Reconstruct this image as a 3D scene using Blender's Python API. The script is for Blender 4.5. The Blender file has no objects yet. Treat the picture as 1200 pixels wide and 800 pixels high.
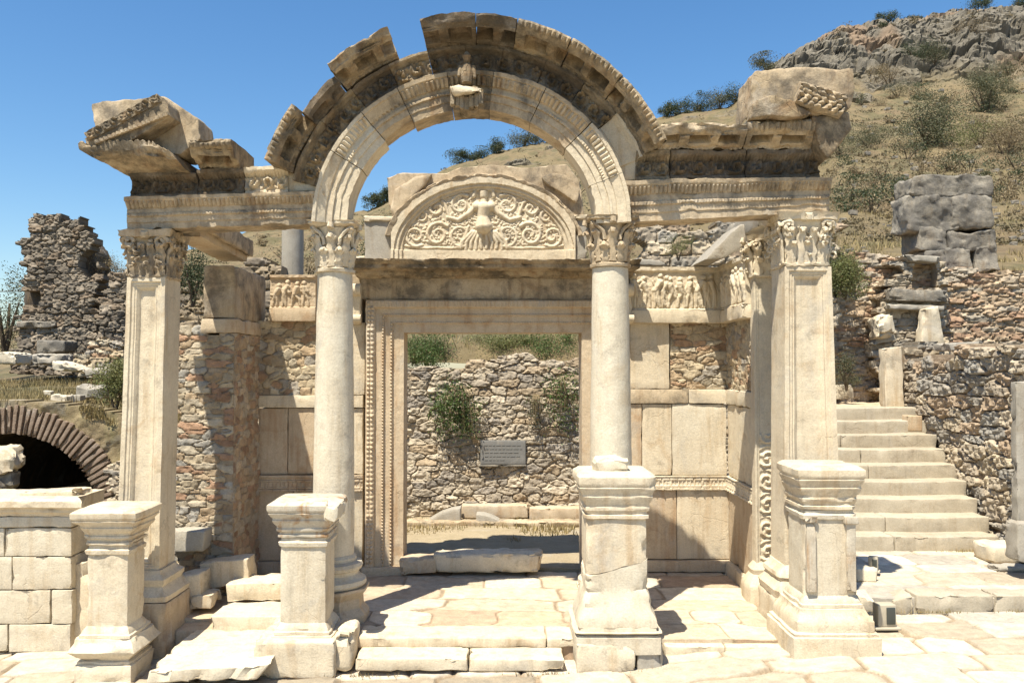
import bpy, bmesh, math, random
import numpy as np
from mathutils import Vector
random.seed(7); RNG = np.random.default_rng(7)
PI = math.pi
scene = bpy.context.scene
COL = scene.collection

# ------------------------------------------------------------------ camera
F = 1000.0; CX = 590.0; CY = 400.0; HZ = 3.2
PITCH = math.atan(0.03); SP, CP = math.sin(PITCH), math.cos(PITCH)
cam_d = bpy.data.cameras.new('camera'); cam = bpy.data.objects.new('camera', cam_d); COL.objects.link(cam)
cam.location = (0, 0, HZ); cam.rotation_euler = (PI/2 + PITCH, 0, 0)
cam_d.sensor_width = 36; cam_d.lens = 36*F/1200; cam_d.shift_x = 10/1200; cam_d.shift_y = 0
cam_d.clip_start = .1; cam_d.clip_end = 5000
scene.camera = cam

def at(px, py, Y):
    """world X, Z of the photo point px,py in the vertical plane at distance Y"""
    dx = (px-CX)/F; dv = (CY-py)/F
    dy = CP - dv*SP; dz = SP + dv*CP
    return Y*dx/dy, HZ + Y*dz/dy
def ax(px, Y): return at(px, 430, Y)[0]
def az(py, Y): return at(CX, py, Y)[1]

# ------------------------------------------------------------------ noise
def _h(ix, iy, iz, seed):
    h = (ix.astype(np.int64)*374761393 + iy.astype(np.int64)*668265263 + iz.astype(np.int64)*2147483647 + int(seed)*974711) & 0xffffffff
    h = ((h ^ (h >> 13))*1274126177) & 0xffffffff
    h = ((h ^ (h >> 16))*2246822519) & 0xffffffff
    h = h ^ (h >> 15)
    return (h & 0xffffff)/float(0xffffff)
def vnoise(P, seed=0):
    P = np.asarray(P, float); i = np.floor(P).astype(np.int64); f = P - i; f = f*f*f*(f*(f*6-15)+10)
    x, y, z = i[..., 0], i[..., 1], i[..., 2]; fx, fy, fz = f[..., 0], f[..., 1], f[..., 2]
    r = 0
    for a in (0, 1):
        for b in (0, 1):
            for c in (0, 1):
                w = (fx if a else 1-fx)*(fy if b else 1-fy)*(fz if c else 1-fz)
                r = r + w*_h(x+a, y+b, z+c, seed)
    return r*2-1
def fbm(P, oct=4, seed=0, gain=.5):
    r = 0; a = 1; t = 0
    P = np.asarray(P, float)
    for k in range(oct):
        r = r + a*vnoise(P*(2.03**k)+k*17.3, seed+k); t += a; a *= gain
    return r/t
def P3(u, v, w=0):
    return np.stack([np.asarray(u, float), np.asarray(v, float), np.zeros_like(u)+w], -1)
def sstep(a, b, x):
    t = np.clip((x-a)/(b-a), 0, 1); return t*t*(3-2*t)
def rough(V, amp, scale=6., seed=0, oct=4):
    V = np.asarray(V, float)
    D = np.stack([fbm(V*scale+50*k, oct, seed+11*k, .6) for k in range(3)], -1)
    return V + D*amp*1.35

# ------------------------------------------------------------------ objects
def _wloc(o):
    v = Vector((0, 0, 0))
    while o is not None:
        v += o.location; o = o.parent
    return np.array(v)
def tag(o, label=None, cat=None, group=None, kind=None):
    if label: o['label'] = label
    if cat: o['category'] = cat
    if group: o['group'] = group
    if kind: o['kind'] = kind
    return o
def thing(name, label, cat, loc=(0, 0, 0), group=None):
    o = bpy.data.objects.new(name, None); COL.objects.link(o); o.location = loc; o.empty_display_size = .2
    return tag(o, label, cat, group)
class MB:
    def __init__(s): s.V = []; s.F = []; s.C = []; s.n = 0; s.has = False
    def add(s, V, Fs, C=None):
        V = np.asarray(V, float).reshape(-1, 3)
        s.V.append(V); s.F.extend([tuple(int(i)+s.n for i in f) for f in Fs] if s.n else [tuple(int(i) for i in f) for f in Fs])
        if C is None: C = np.ones((len(V), 3))*.5
        else: s.has = True
        s.C.append(np.asarray(C, float)); s.n += len(V); return s
    def addm(s, m): return s.add(m[0], m[1], m[2] if len(m) > 2 else None)
    def build(s, name, mat, parent=None, smooth=True, struct=False):
        V = np.concatenate(s.V); C = np.concatenate(s.C)
        me = bpy.data.meshes.new(name)
        if parent is not None: off = _wloc(parent); loc = (0, 0, 0)
        elif struct: off = np.zeros(3); loc = (0, 0, 0)
        else:
            off = np.array([(V[:, 0].min()+V[:, 0].max())/2, (V[:, 1].min()+V[:, 1].max())/2, V[:, 2].min()]); loc = off
        me.from_pydata((V-off).tolist(), [], s.F); me.materials.append(mat)
        if s.has:
            ca = me.color_attributes.new('Col', 'FLOAT_COLOR', 'POINT')
            ca.data.foreach_set('color', np.concatenate([C, np.ones((len(C), 1))], 1).ravel())
        if smooth:
            me.polygons.foreach_set('use_smooth', [True]*len(me.polygons))
            try: me.set_sharp_from_angle(angle=math.radians(30))
            except Exception: pass
        me.update()
        o = bpy.data.objects.new(name, me); COL.objects.link(o)
        if parent is not None: o.parent = parent
        else: o.location = loc
        if struct: o['kind'] = 'structure'
        return o

# rounded, chipped, weathered block; corners: 8-corner warp fn or None
def rbox(x0, x1, y0, y1, z0, z1, r=.012, seg=.07, amp=.006, chip=.03, seed=0, warp=None, scale=7.):
    c = np.array([(x0+x1)/2, (y0+y1)/2, (z0+z1)/2]); h = np.array([abs(x1-x0), abs(y1-y0), abs(z1-z0)])/2
    r = min(r, h.min()*.9)
    def axis(hh):
        n = int(np.clip(round(2*(hh-r)/seg), 1, 60))
        return np.concatenate([[-hh, -hh+r*.4], np.linspace(-hh+r, hh-r, n+1), [hh-r*.4, hh]])
    A = [axis(v) for v in h]
    V = []; Fs = []; n0 = 0
    for k in range(3):
        i, j = [(1, 2), (2, 0), (0, 1)][k]
        for sgn in (-1, 1):
            a, b = A[i], A[j]
            G = np.zeros((len(a), len(b), 3)); G[..., i] = a[:, None]; G[..., j] = b[None, :]; G[..., k] = sgn*h[k]
            V.append(G.reshape(-1, 3))
            na, nb = len(a), len(b)
            idx = np.arange(na*nb).reshape(na, nb)+n0
            q = np.stack([idx[:-1, :-1], idx[1:, :-1], idx[1:, 1:], idx[:-1, 1:]], -1).reshape(-1, 4)
            if sgn < 0: q = q[:, ::-1]
            Fs.append(q); n0 += na*nb
    V = np.concatenate(V); Fs = np.concatenate(Fs)
    key = np.round(V*1e5).astype(np.int64)
    _, first, inv = np.unique(key, axis=0, return_index=True, return_inverse=True)
    inv = inv.ravel(); V = V[first]; Fs = inv[Fs]
    inner = np.clip(V, -(h-r), (h-r)); d = V-inner; L = np.linalg.norm(d, axis=1)+1e-9
    P = inner + d/L[:, None]*r
    near = (h[None, :]-np.abs(V) < r*1.3).sum(1)
    corner = np.clip(near-1, 0, 2)/1.0
    W = P + c
    if warp is not None: W = warp(W, c, h)
    W2 = rough(W, amp, scale, seed)
    if chip > 0:
        n = fbm(W*5.5+seed, 4, seed+5, .6)
        pull = np.clip(n-.08, 0, 1)*chip*2.2*corner
        cc = c if warp is None else W.mean(0)
        dirv = (inner*0 - d/L[:, None])
        W2 = W2 + dirv*pull[:, None]
    return W2, Fs.tolist()

def warp8(cs):
    """cs: dict corner (sx,sy,sz)->xyz for trilinear block"""
    def f(W, c, h):
        t = (W-c)/(2*h)+.5; out = 0
        for sx in (0, 1):
            for sy in (0, 1):
                for sz in (0, 1):
                    w = (t[:, 0] if sx else 1-t[:, 0])*(t[:, 1] if sy else 1-t[:, 1])*(t[:, 2] if sz else 1-t[:, 2])
                    out = out + w[:, None]*np.array(cs[(sx, sy, sz)])[None, :]
        return out
    return f
def pxblock(q, Y, depth, dback=0, **kw):
    """block whose front face is the photo quad q=(x_tl,y_tl,x_tr,y_tr,x_br,y_br,x_bl,y_bl) in plane Y"""
    tl = at(q[0], q[1], Y); tr = at(q[2], q[3], Y); br = at(q[4], q[5], Y); bl = at(q[6], q[7], Y)
    cs = {}
    for (sx, sz), p in {(0, 1): tl, (1, 1): tr, (1, 0): br, (0, 0): bl}.items():
        cs[(sx, 0, sz)] = (p[0], Y, p[1]); cs[(sx, 1, sz)] = (p[0], Y+depth, p[1]+dback)
    w = (abs(tr[0]-tl[0])+abs(br[0]-bl[0]))/2; hh = (abs(tl[1]-bl[1])+abs(tr[1]-br[1]))/2
    return rbox(0, w, 0, depth, 0, hh, warp=warp8(cs), **kw)
def rect(x0, y0, x1, y1): return (x0, y0, x1, y0, x1, y1, x0, y1)

def rock(c, d, seed=0, amp=.14, r=.24, seg=.09, tilt=0.):
    """boulder: strongly rounded block with broad dents"""
    d = np.array(d, float); m = d.min()
    V, Fs = rbox(-d[0]/2, d[0]/2, -d[1]/2, d[1]/2, -d[2]/2, d[2]/2, r=m*r, seg=max(seg, m/8), amp=0, chip=0, seed=seed)
    V = rough(V, amp*m*1.7, 1.3/m, seed, 3); V = rough(V, amp*m*.55, 5./m, seed+3, 4)
    if tilt:
        ct, st = math.cos(tilt), math.sin(tilt); V = np.stack([V[:, 0]*ct-V[:, 2]*st, V[:, 1], V[:, 0]*st+V[:, 2]*ct], -1)
    return V+np.array(c), Fs

# relief panel: grid (u,v) with height along N; mask keeps faces; closed to the back
def panel(O, U, Vv, N, w, h, res, hf, mask=None, thick=.2, colf=None, pre=None):
    O, U, Vv, N = [np.array(a, float) for a in (O, U, Vv, N)]
    nu = max(2, int(round(w/res))); nv = max(2, int(round(h/res)))
    u = np.linspace(0, w, nu+1); v = np.linspace(0, h, nv+1); uu, vv = np.meshgrid(u, v, indexing='ij')
    H = hf(uu, vv) if hf else np.zeros_like(uu)
    su, sv = (uu, vv) if pre is None else pre(uu, vv)
    Pf = O + su[..., None]*U + sv[..., None]*Vv + H[..., None]*N
    Pb = O + su[..., None]*U + sv[..., None]*Vv - thick*N
    uc = (uu[:-1, :-1]+uu[1:, 1:])/2; vc = (vv[:-1, :-1]+vv[1:, 1:])/2
    M = np.ones_like(uc, bool) if mask is None else mask(uc, vv[:-1, :-1]/2+vv[1:, 1:]/2)
    idx = np.arange(uu.size).reshape(uu.shape); off = uu.size
    q = np.stack([idx[:-1, :-1], idx[1:, :-1], idx[1:, 1:], idx[:-1, 1:]], -1)
    flip = np.dot(np.cross(U, Vv), N) < 0
    Fs = [q[M]]
    Mp = np.pad(M, 1)
    for (di, dj, a, b) in ((-1, 0, 0, 3), (1, 0, 2, 1), (0, -1, 1, 0), (0, 1, 3, 2)):
        nb = Mp[1+di:1+di+M.shape[0], 1+dj:1+dj+M.shape[1]]
        e = M & ~nb; A = q[..., a][e]; B = q[..., b][e]
        Fs.append(np.stack([A, B, B+off, A+off], -1))
    Fs = np.concatenate(Fs)
    if flip: Fs = Fs[:, ::-1]
    V = np.concatenate([Pf.reshape(-1, 3), Pb.reshape(-1, 3)])
    C = None
    if colf is not None:
        c = colf(uu, vv).reshape(-1, 3); C = np.concatenate([c, c])
    used = np.unique(Fs); rem = np.zeros(len(V), np.int64)-1; rem[used] = np.arange(len(used))
    V = V[used]; Fs = rem[Fs]
    return (V, Fs.tolist()) if C is None else (V, Fs.tolist(), C[used])

# irregular stone cells
def cells(u, v, cw, ch, jit=.42, seed=0, p=5.5, soft=0, wp=1.):
    u = np.asarray(u)+.12*wp*cw*fbm(P3(u/cw*.9, v/ch*.9), 2, seed+77); v = np.asarray(v)+.42*wp*ch*fbm(P3(u/cw*.7, v/ch*.7, 9), 2, seed+78)
    r0 = np.floor(v/ch).astype(np.int64)
    F1 = np.full(u.shape, 1e9); F2 = np.full(u.shape, 1e9); ID = np.zeros(u.shape); SU = np.zeros(u.shape); SV = np.zeros(u.shape)
    z = np.zeros_like(r0)
    for dr in (-1, 0, 1):
        r = r0+dr
        off = _h(r, z, z, seed+1)*7; wd = cw*(.7+.7*_h(r, z+3, z, seed+2))
        c0 = np.floor(u/wd+off).astype(np.int64)
        for dc in (-1, 0, 1):
            c = c0+dc
            sx = (c+.5-off+(_h(c, r, z, seed+3)-.5)*2*jit)*wd
            sy = (r+.5+(_h(c, r, z+1, seed+4)-.5)*2*jit*.8)*ch
            sz = .75+.55*_h(c, r, z+2, seed+5)
            d = ((np.abs(u-sx)/(wd*sz))**p + (np.abs(v-sy)/(ch*sz))**p)**(1/p)
            i = _h(c, r, z+5, seed+6)
            cl = d < F1
            F2 = np.where(cl, F1, np.minimum(F2, d)); F1 = np.where(cl, d, F1)
            ID = np.where(cl, i, ID); SU = np.where(cl, sx, SU); SV = np.where(cl, sy, SV)
    return F1, F2, ID, SU, SV
def pal(ID, cols, wts=None):
    cols = np.array(cols); n = len(cols)
    wts = np.ones(n)/n if wts is None else np.array(wts)/sum(wts)
    k = np.searchsorted(np.cumsum(wts), np.clip(ID, 0, .99999)); k = np.clip(k, 0, n-1)
    c = cols[k]; v = .8+.4*((ID*97.13) % 1)
    return c*v[..., None]
GREY = [(.50, .43, .33), (.42, .36, .28), (.54, .46, .34), (.45, .35, .25), (.37, .34, .29), (.58, .50, .38)]
WARM = [(.58, .47, .32), (.50, .38, .25), (.64, .54, .38), (.46, .31, .20), (.44, .40, .34), (.56, .49, .37)]
RED = [(.54, .42, .29), (.48, .34, .23), (.56, .46, .34), (.42, .28, .19), (.50, .44, .35), (.55, .42, .29)]
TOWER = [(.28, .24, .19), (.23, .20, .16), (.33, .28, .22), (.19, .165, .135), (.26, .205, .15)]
def rubble(O, U, Vv, N, w, h, res=.02, cw=.22, ch=.13, depth=.05, poly=None, pals=GREY, mort=(.46, .38, .27), seed=0, thick=.4, round_=.13, maskf=None, rowmix=0.):
    """rubble masonry relief; poly in local (u,v), whole stones kept or dropped"""
    st = {}
    def get(uu, vv):
        k = uu.shape
        if k not in st: st[k] = cells(uu, vv, cw, ch, seed=seed)
        return st[k]
    def hf(uu, vv):
        F1, F2, ID, SU, SV = get(uu, vv)
        e = F2-F1
        b = sstep(.01, .01+round_, e)**.6
        pr = .45+.55*((ID*31.7) % 1)
        t = ((ID*13.3) % 1-.5)*(uu-SU)/cw+((ID*7.7) % 1-.5)*(vv-SV)/ch
        H = depth*.6*(b*pr+.5*t*b)
        H += depth*.40*fbm(P3(uu*13, vv*17), 4, seed+9, .65)+depth*.5*fbm(P3(uu*1.3, vv*1.3), 2, seed+19)
        return H
    def colf(uu, vv):
        F1, F2, ID, SU, SV = get(uu, vv)
        c = pal(ID, pals); e = (F2-F1)[..., None]
        m = sstep(.02, .08, e)
        return c*m+np.array(mort)*(1-m)
    def mask(uc, vc):
        F1, F2, ID, SU, SV = cells(uc, vc, cw, ch, seed=seed)
        M = np.ones(uc.shape, bool)
        if poly is not None: M &= inpoly(SU, SV, poly)
        if maskf is not None: M &= maskf(uc, vc)
        return M
    return panel(O, U, Vv, N, w, h, res, hf, mask if (poly is not None or maskf is not None) else None, thick, colf)
def inpoly(x, y, poly):
    x = np.asarray(x); r = np.zeros(x.shape, bool); n = len(poly)
    for i in range(n):
        x0, y0 = poly[i]; x1, y1 = poly[(i+1) % n]
        if y0 == y1: continue
        c = ((y0 > y) != (y1 > y)) & (x < (x1-x0)*(y-y0)/(y1-y0)+x0)
        r ^= c
    return r
def pxrubble(x0, x1, ytop, ybot, Y, poly_px=None, **kw):
    """rubble face in plane Y covering photo rect; poly in photo px"""
    X0, Z1 = at(x0, ytop, Y)[0], az(ytop, Y); X1, Z0 = at(x1, ybot, Y)[0], az(ybot, Y)
    poly = None
    if poly_px: poly = [(at(a, b, Y)[0]-X0, at(a, b, Y)[1]-Z0) for a, b in poly_px]
    return rubble((X0, Y, Z0), (1, 0, 0), (0, 0, 1), (0, -1, 0), X1-X0, Z1-Z0, poly=poly, **kw)

# swept profile; prof = closed list of (a out, b up) ; mapfn(s,a,b)->xyz
def loft(s0, s1, ds, prof, mapfn, disp=None, dp=.02, amp=.005, chip=.02, seed=0, scale=7., backa=-.2):
    pts = []; nr = []; ed = []; tt = []; cor = []
    n = len(prof); area = sum(prof[i][0]*prof[(i+1) % n][1]-prof[(i+1) % n][0]*prof[i][1] for i in range(n)); sg = 1 if area > 0 else -1
    for i in range(n):
        a0, b0 = prof[i]; a1, b1 = prof[(i+1) % n]; L = math.hypot(a1-a0, b1-b0)
        if L < 1e-6: continue
        step = dp if max(a0, a1) > backa+1e-6 and L < 3 else .25
        if min(a0, a1) <= backa and L > .3: step = .12
        m = max(1, int(round(L/step)))
        nx, ny = (b1-b0)/L*sg, -(a1-a0)/L*sg
        for k in range(m):
            t = k/m; pts.append((a0+(a1-a0)*t, b0+(b1-b0)*t)); nr.append((nx, ny)); ed.append(i); tt.append(t*L)
            cor.append(1. if k == 0 else (.4 if (k == 1 or k == m-1) else 0.))
    pts = np.array(pts); nr = np.array(nr); ed = np.array(ed); tt = np.array(tt); cor = np.array(cor)
    m = len(pts); ns = max(2, int(round(abs(s1-s0)/ds))+1); S = np.linspace(s0, s1, ns)
    Sg = np.repeat(S[:, None], m, 1); A = np.repeat(pts[None, :, 0], ns, 0); B = np.repeat(pts[None, :, 1], ns, 0)
    if disp is not None:
        d = disp(Sg, np.repeat(ed[None], ns, 0), np.repeat(tt[None], ns, 0), A, B)
        A = A+d*nr[None, :, 0]; B = B+d*nr[None, :, 1]
    endc = np.zeros_like(Sg); endc[0] = 1; endc[-1] = 1
    X = mapfn(Sg, A, B); V = X.reshape(-1, 3)
    V2 = rough(V, amp, scale, seed)
    if chip > 0:
        cen = X.mean(1, keepdims=True); cn = np.maximum(np.repeat(cor[None], ns, 0), endc*.7).reshape(-1)
        nn = np.clip(fbm(V*6+3, 4, seed+5, .6)-.06, 0, 1)*cn*chip*2.2
        dv = (np.repeat(cen, m, 1).reshape(-1, 3)-V); dv /= (np.linalg.norm(dv, axis=1)[:, None]+1e-6)
        V2 = V2+dv*nn[:, None]
    idx = np.arange(ns*m).reshape(ns, m); nx = np.roll(idx, -1, 1)
    q = np.stack([idx[:-1], nx[:-1], nx[1:], idx[1:]], -1).reshape(-1, 4).tolist()
    q.append(tuple(idx[0][::-1])); q.append(tuple(idx[-1]))
    return V2, q

def lathe(cx, cy, prof, n=40, amp=.003, seed=0, fn=None, scale=7.):
    """prof: list of (r,z)"""
    pr = []
    for i in range(len(prof)-1):
        (r0, z0), (r1, z1) = prof[i], prof[i+1]; L = math.hypot(r1-r0, z1-z0); m = max(1, int(L/.05))
        for k in range(m): pr.append((r0+(r1-r0)*k/m, z0+(z1-z0)*k/m))
    pr.append(prof[-1]); pr = np.array(pr); m = len(pr)
    th = np.linspace(0, 2*PI, n, endpoint=False)
    R = np.repeat(pr[:, 0][:, None], n, 1); Z = np.repeat(pr[:, 1][:, None], n, 1); T = np.repeat(th[None], m, 0)
    if fn: R = R*fn(T, Z)
    V = np.stack([cx+R*np.cos(T), cy+R*np.sin(T), Z], -1).reshape(-1, 3)
    V = rough(V, amp, scale, seed)
    idx = np.arange(m*n).reshape(m, n); nx = np.roll(idx, -1, 1)
    q = np.stack([idx[:-1], nx[:-1], nx[1:], idx[1:]], -1).reshape(-1, 4).tolist()
    q.append(tuple(idx[0][::-1])); q.append(tuple(idx[-1]))
    return V, q

def tube(path, rx, ry=None, side=None, n=7):
    """closed tube; side = width direction vector (flattened tubes)"""
    P = np.array(path, float); m = len(P); rx = np.broadcast_to(rx, (m,)); ry = rx if ry is None else np.broadcast_to(ry, (m,))
    T = np.gradient(P, axis=0); T /= np.linalg.norm(T, axis=1)[:, None]+1e-9
    S = np.tile(np.array(side if side is not None else (0.31, .2, .93), float), (m, 1))
    S = S-(S*T).sum(1)[:, None]*T; S /= np.linalg.norm(S, axis=1)[:, None]+1e-9
    B = np.cross(T, S); th = np.linspace(0, 2*PI, n, endpoint=False)
    V = P[:, None]+S[:, None]*(np.cos(th)[None, :, None]*rx[:, None, None])+B[:, None]*(np.sin(th)[None, :, None]*ry[:, None, None])
    idx = np.arange(m*n).reshape(m, n); nx = np.roll(idx, -1, 1)
    q = np.stack([idx[:-1], idx[1:], nx[1:], nx[:-1]], -1).reshape(-1, 4).tolist()
    q.append(tuple(idx[0])); q.append(tuple(idx[-1][::-1]))
    return V.reshape(-1, 3), q

def strokes(uu, vv, segs):
    """max of capsule profiles: segs = (x0,y0,x1,y1,r0,r1)"""
    H = np.zeros_like(uu)
    for (x0, y0, x1, y1, r0, r1) in segs:
        rm = max(r0, r1)
        m = (uu > min(x0, x1)-rm) & (uu < max(x0, x1)+rm) & (vv > min(y0, y1)-rm) & (vv < max(y0, y1)+rm)
        if not m.any(): continue
        u = uu[m]; v = vv[m]; dx, dy = x1-x0, y1-y0; L2 = dx*dx+dy*dy+1e-9
        t = np.clip(((u-x0)*dx+(v-y0)*dy)/L2, 0, 1); r = r0+(r1-r0)*t
        d2 = (u-x0-t*dx)**2+(v-y0-t*dy)**2
        H[m] = np.maximum(H[m], np.sqrt(np.clip(r*r-d2, 0, None)))
    return H
def poly2segs(P, r0, r1=None):
    r1 = r0 if r1 is None else r1; n = len(P)-1
    return [(P[i][0], P[i][1], P[i+1][0], P[i+1][1], r0+(r1-r0)*i/n, r0+(r1-r0)*(i+1)/n) for i in range(n)]
def spiral(cx, cy, R, a0, turns, sgn=1, n=16, r=.02):
    P = [(cx+R*(1-.8*k/n)*math.cos(a0+sgn*2*PI*turns*k/n), cy+R*(1-.8*k/n)*math.sin(a0+sgn*2*PI*turns*k/n)) for k in range(n+1)]
    return poly2segs(P, r, r*.7)
def scroll_h(u, v, w=.26, h=.26, seed=0):
    """running scroll carving, about 0..1"""
    c = np.floor(u/w); x = (u/w-c-.5)*w; y = v-h/2; s = np.where(c % 2 == 0, 1, -1); y = y*s
    r = np.hypot(x, y); th = np.arctan2(y, x)
    a = np.sin(th-r*2*PI/(.085))*sstep(.5*w, .42*w, r)
    l = .5+.5*np.sin(th*5+r*20)
    return np.clip(a, -.2, 1)*.7+.45*np.clip(fbm(P3(u*16, v*16), 3, seed), 0, 1)+l*.2
def bumps(s, per): return np.abs(np.sin(PI*s/per))

def remeshed(V, Fs, voxel):
    me = bpy.data.meshes.new('tmp'); me.from_pydata(np.asarray(V).tolist(), [], [tuple(f) for f in Fs]); me.update()
    bm = bmesh.new(); bm.from_mesh(me); bmesh.ops.recalc_face_normals(bm, faces=bm.faces); bm.to_mesh(me); bm.free()
    o = bpy.data.objects.new('tmp', me); COL.objects.link(o)
    md = o.modifiers.new('r', 'REMESH'); md.mode = 'VOXEL'; md.voxel_size = voxel
    dg = bpy.context.evaluated_depsgraph_get(); e = o.evaluated_get(dg).to_mesh()
    n = len(e.vertices); co = np.zeros(n*3); e.vertices.foreach_get('co', co); co = co.reshape(-1, 3)
    fs = [tuple(p.vertices) for p in e.polygons]
    o.evaluated_get(dg).to_mesh_clear(); bpy.data.objects.remove(o); bpy.data.meshes.remove(me)
    return co, fs
def fragment(poly_px, Y0, Y1, voxel=.03, amp=.02, seed=0, Yref=None, back=None, scale=3.):
    """broken block: photo outline in plane Yref, extruded Y0..Y1, weathered surface"""
    Yref = Yref or Y0
    pf = [at(a, b, Yref) for a, b in poly_px]
    c = np.mean(pf, 0); n = len(pf); k = 1. if back is None else back
    V = [(p[0], Y0, p[1]) for p in pf]+[(c[0]+(p[0]-c[0])*k, Y1, c[1]+(p[1]-c[1])*k) for p in pf]
    Fs = [tuple(range(n)), tuple(range(2*n-1, n-1, -1))]+[(i, (i+1) % n, n+(i+1) % n, n+i) for i in range(n)]
    V, Fs = remeshed(V, Fs, voxel)
    V = rough(V, amp, scale, seed, 5)
    return V, Fs

# ------------------------------------------------------------------ materials
def newmat(name):
    m = bpy.data.materials.new(name); m.use_nodes = True; nt = m.node_tree; nt.nodes.clear()
    out = nt.nodes.new('ShaderNodeOutputMaterial'); b = nt.nodes.new('ShaderNodeBsdfPrincipled'); nt.links.new(b.outputs[0], out.inputs[0])
    return m, nt, b
def N(nt, t, **kw):
    n = nt.nodes.new(t)
    for k, v in kw.items(): setattr(n, k, v)
    return n
def noise(nt, vec, scale, detail=4, rough_=.6, dist=0):
    n = nt.nodes.new('ShaderNodeTexNoise'); n.inputs['Scale'].default_value = scale; n.inputs['Detail'].default_value = detail
    n.inputs['Roughness'].default_value = rough_; n.inputs['Distortion'].default_value = dist; nt.links.new(vec, n.inputs['Vector']); return n.outputs['Fac']
def ramp(nt, fac, a, b, ca=(0, 0, 0), cb=(1, 1, 1)):
    r = nt.nodes.new('ShaderNodeValToRGB'); e = r.color_ramp.elements; e[0].position = a; e[1].position = b
    e[0].color = (*ca, 1); e[1].color = (*cb, 1); nt.links.new(fac, r.inputs[0]); return r.outputs[0]
def mix(nt, fac, a, b, mode='MIX'):
    m = nt.nodes.new('ShaderNodeMix'); m.data_type = 'RGBA'; m.blend_type = mode
    for k, s in (('Factor', fac), (6, a), (7, b)):
        i = m.inputs[0] if k == 'Factor' else m.inputs[k]
        if hasattr(s, 'is_output') or isinstance(s, bpy.types.NodeSocket): nt.links.new(s, i)
        elif isinstance(s, (int, float)): i.default_value = s
        else: i.default_value = (*s, 1)
    return m.outputs[2]
def math_(nt, op, a, b):
    m = nt.nodes.new('ShaderNodeMath'); m.operation = op
    for i, s in enumerate((a, b)):
        if isinstance(s, (int, float)): m.inputs[i].default_value = s
        else: nt.links.new(s, m.inputs[i])
    return m.outputs[0]
ALB = .80
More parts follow.
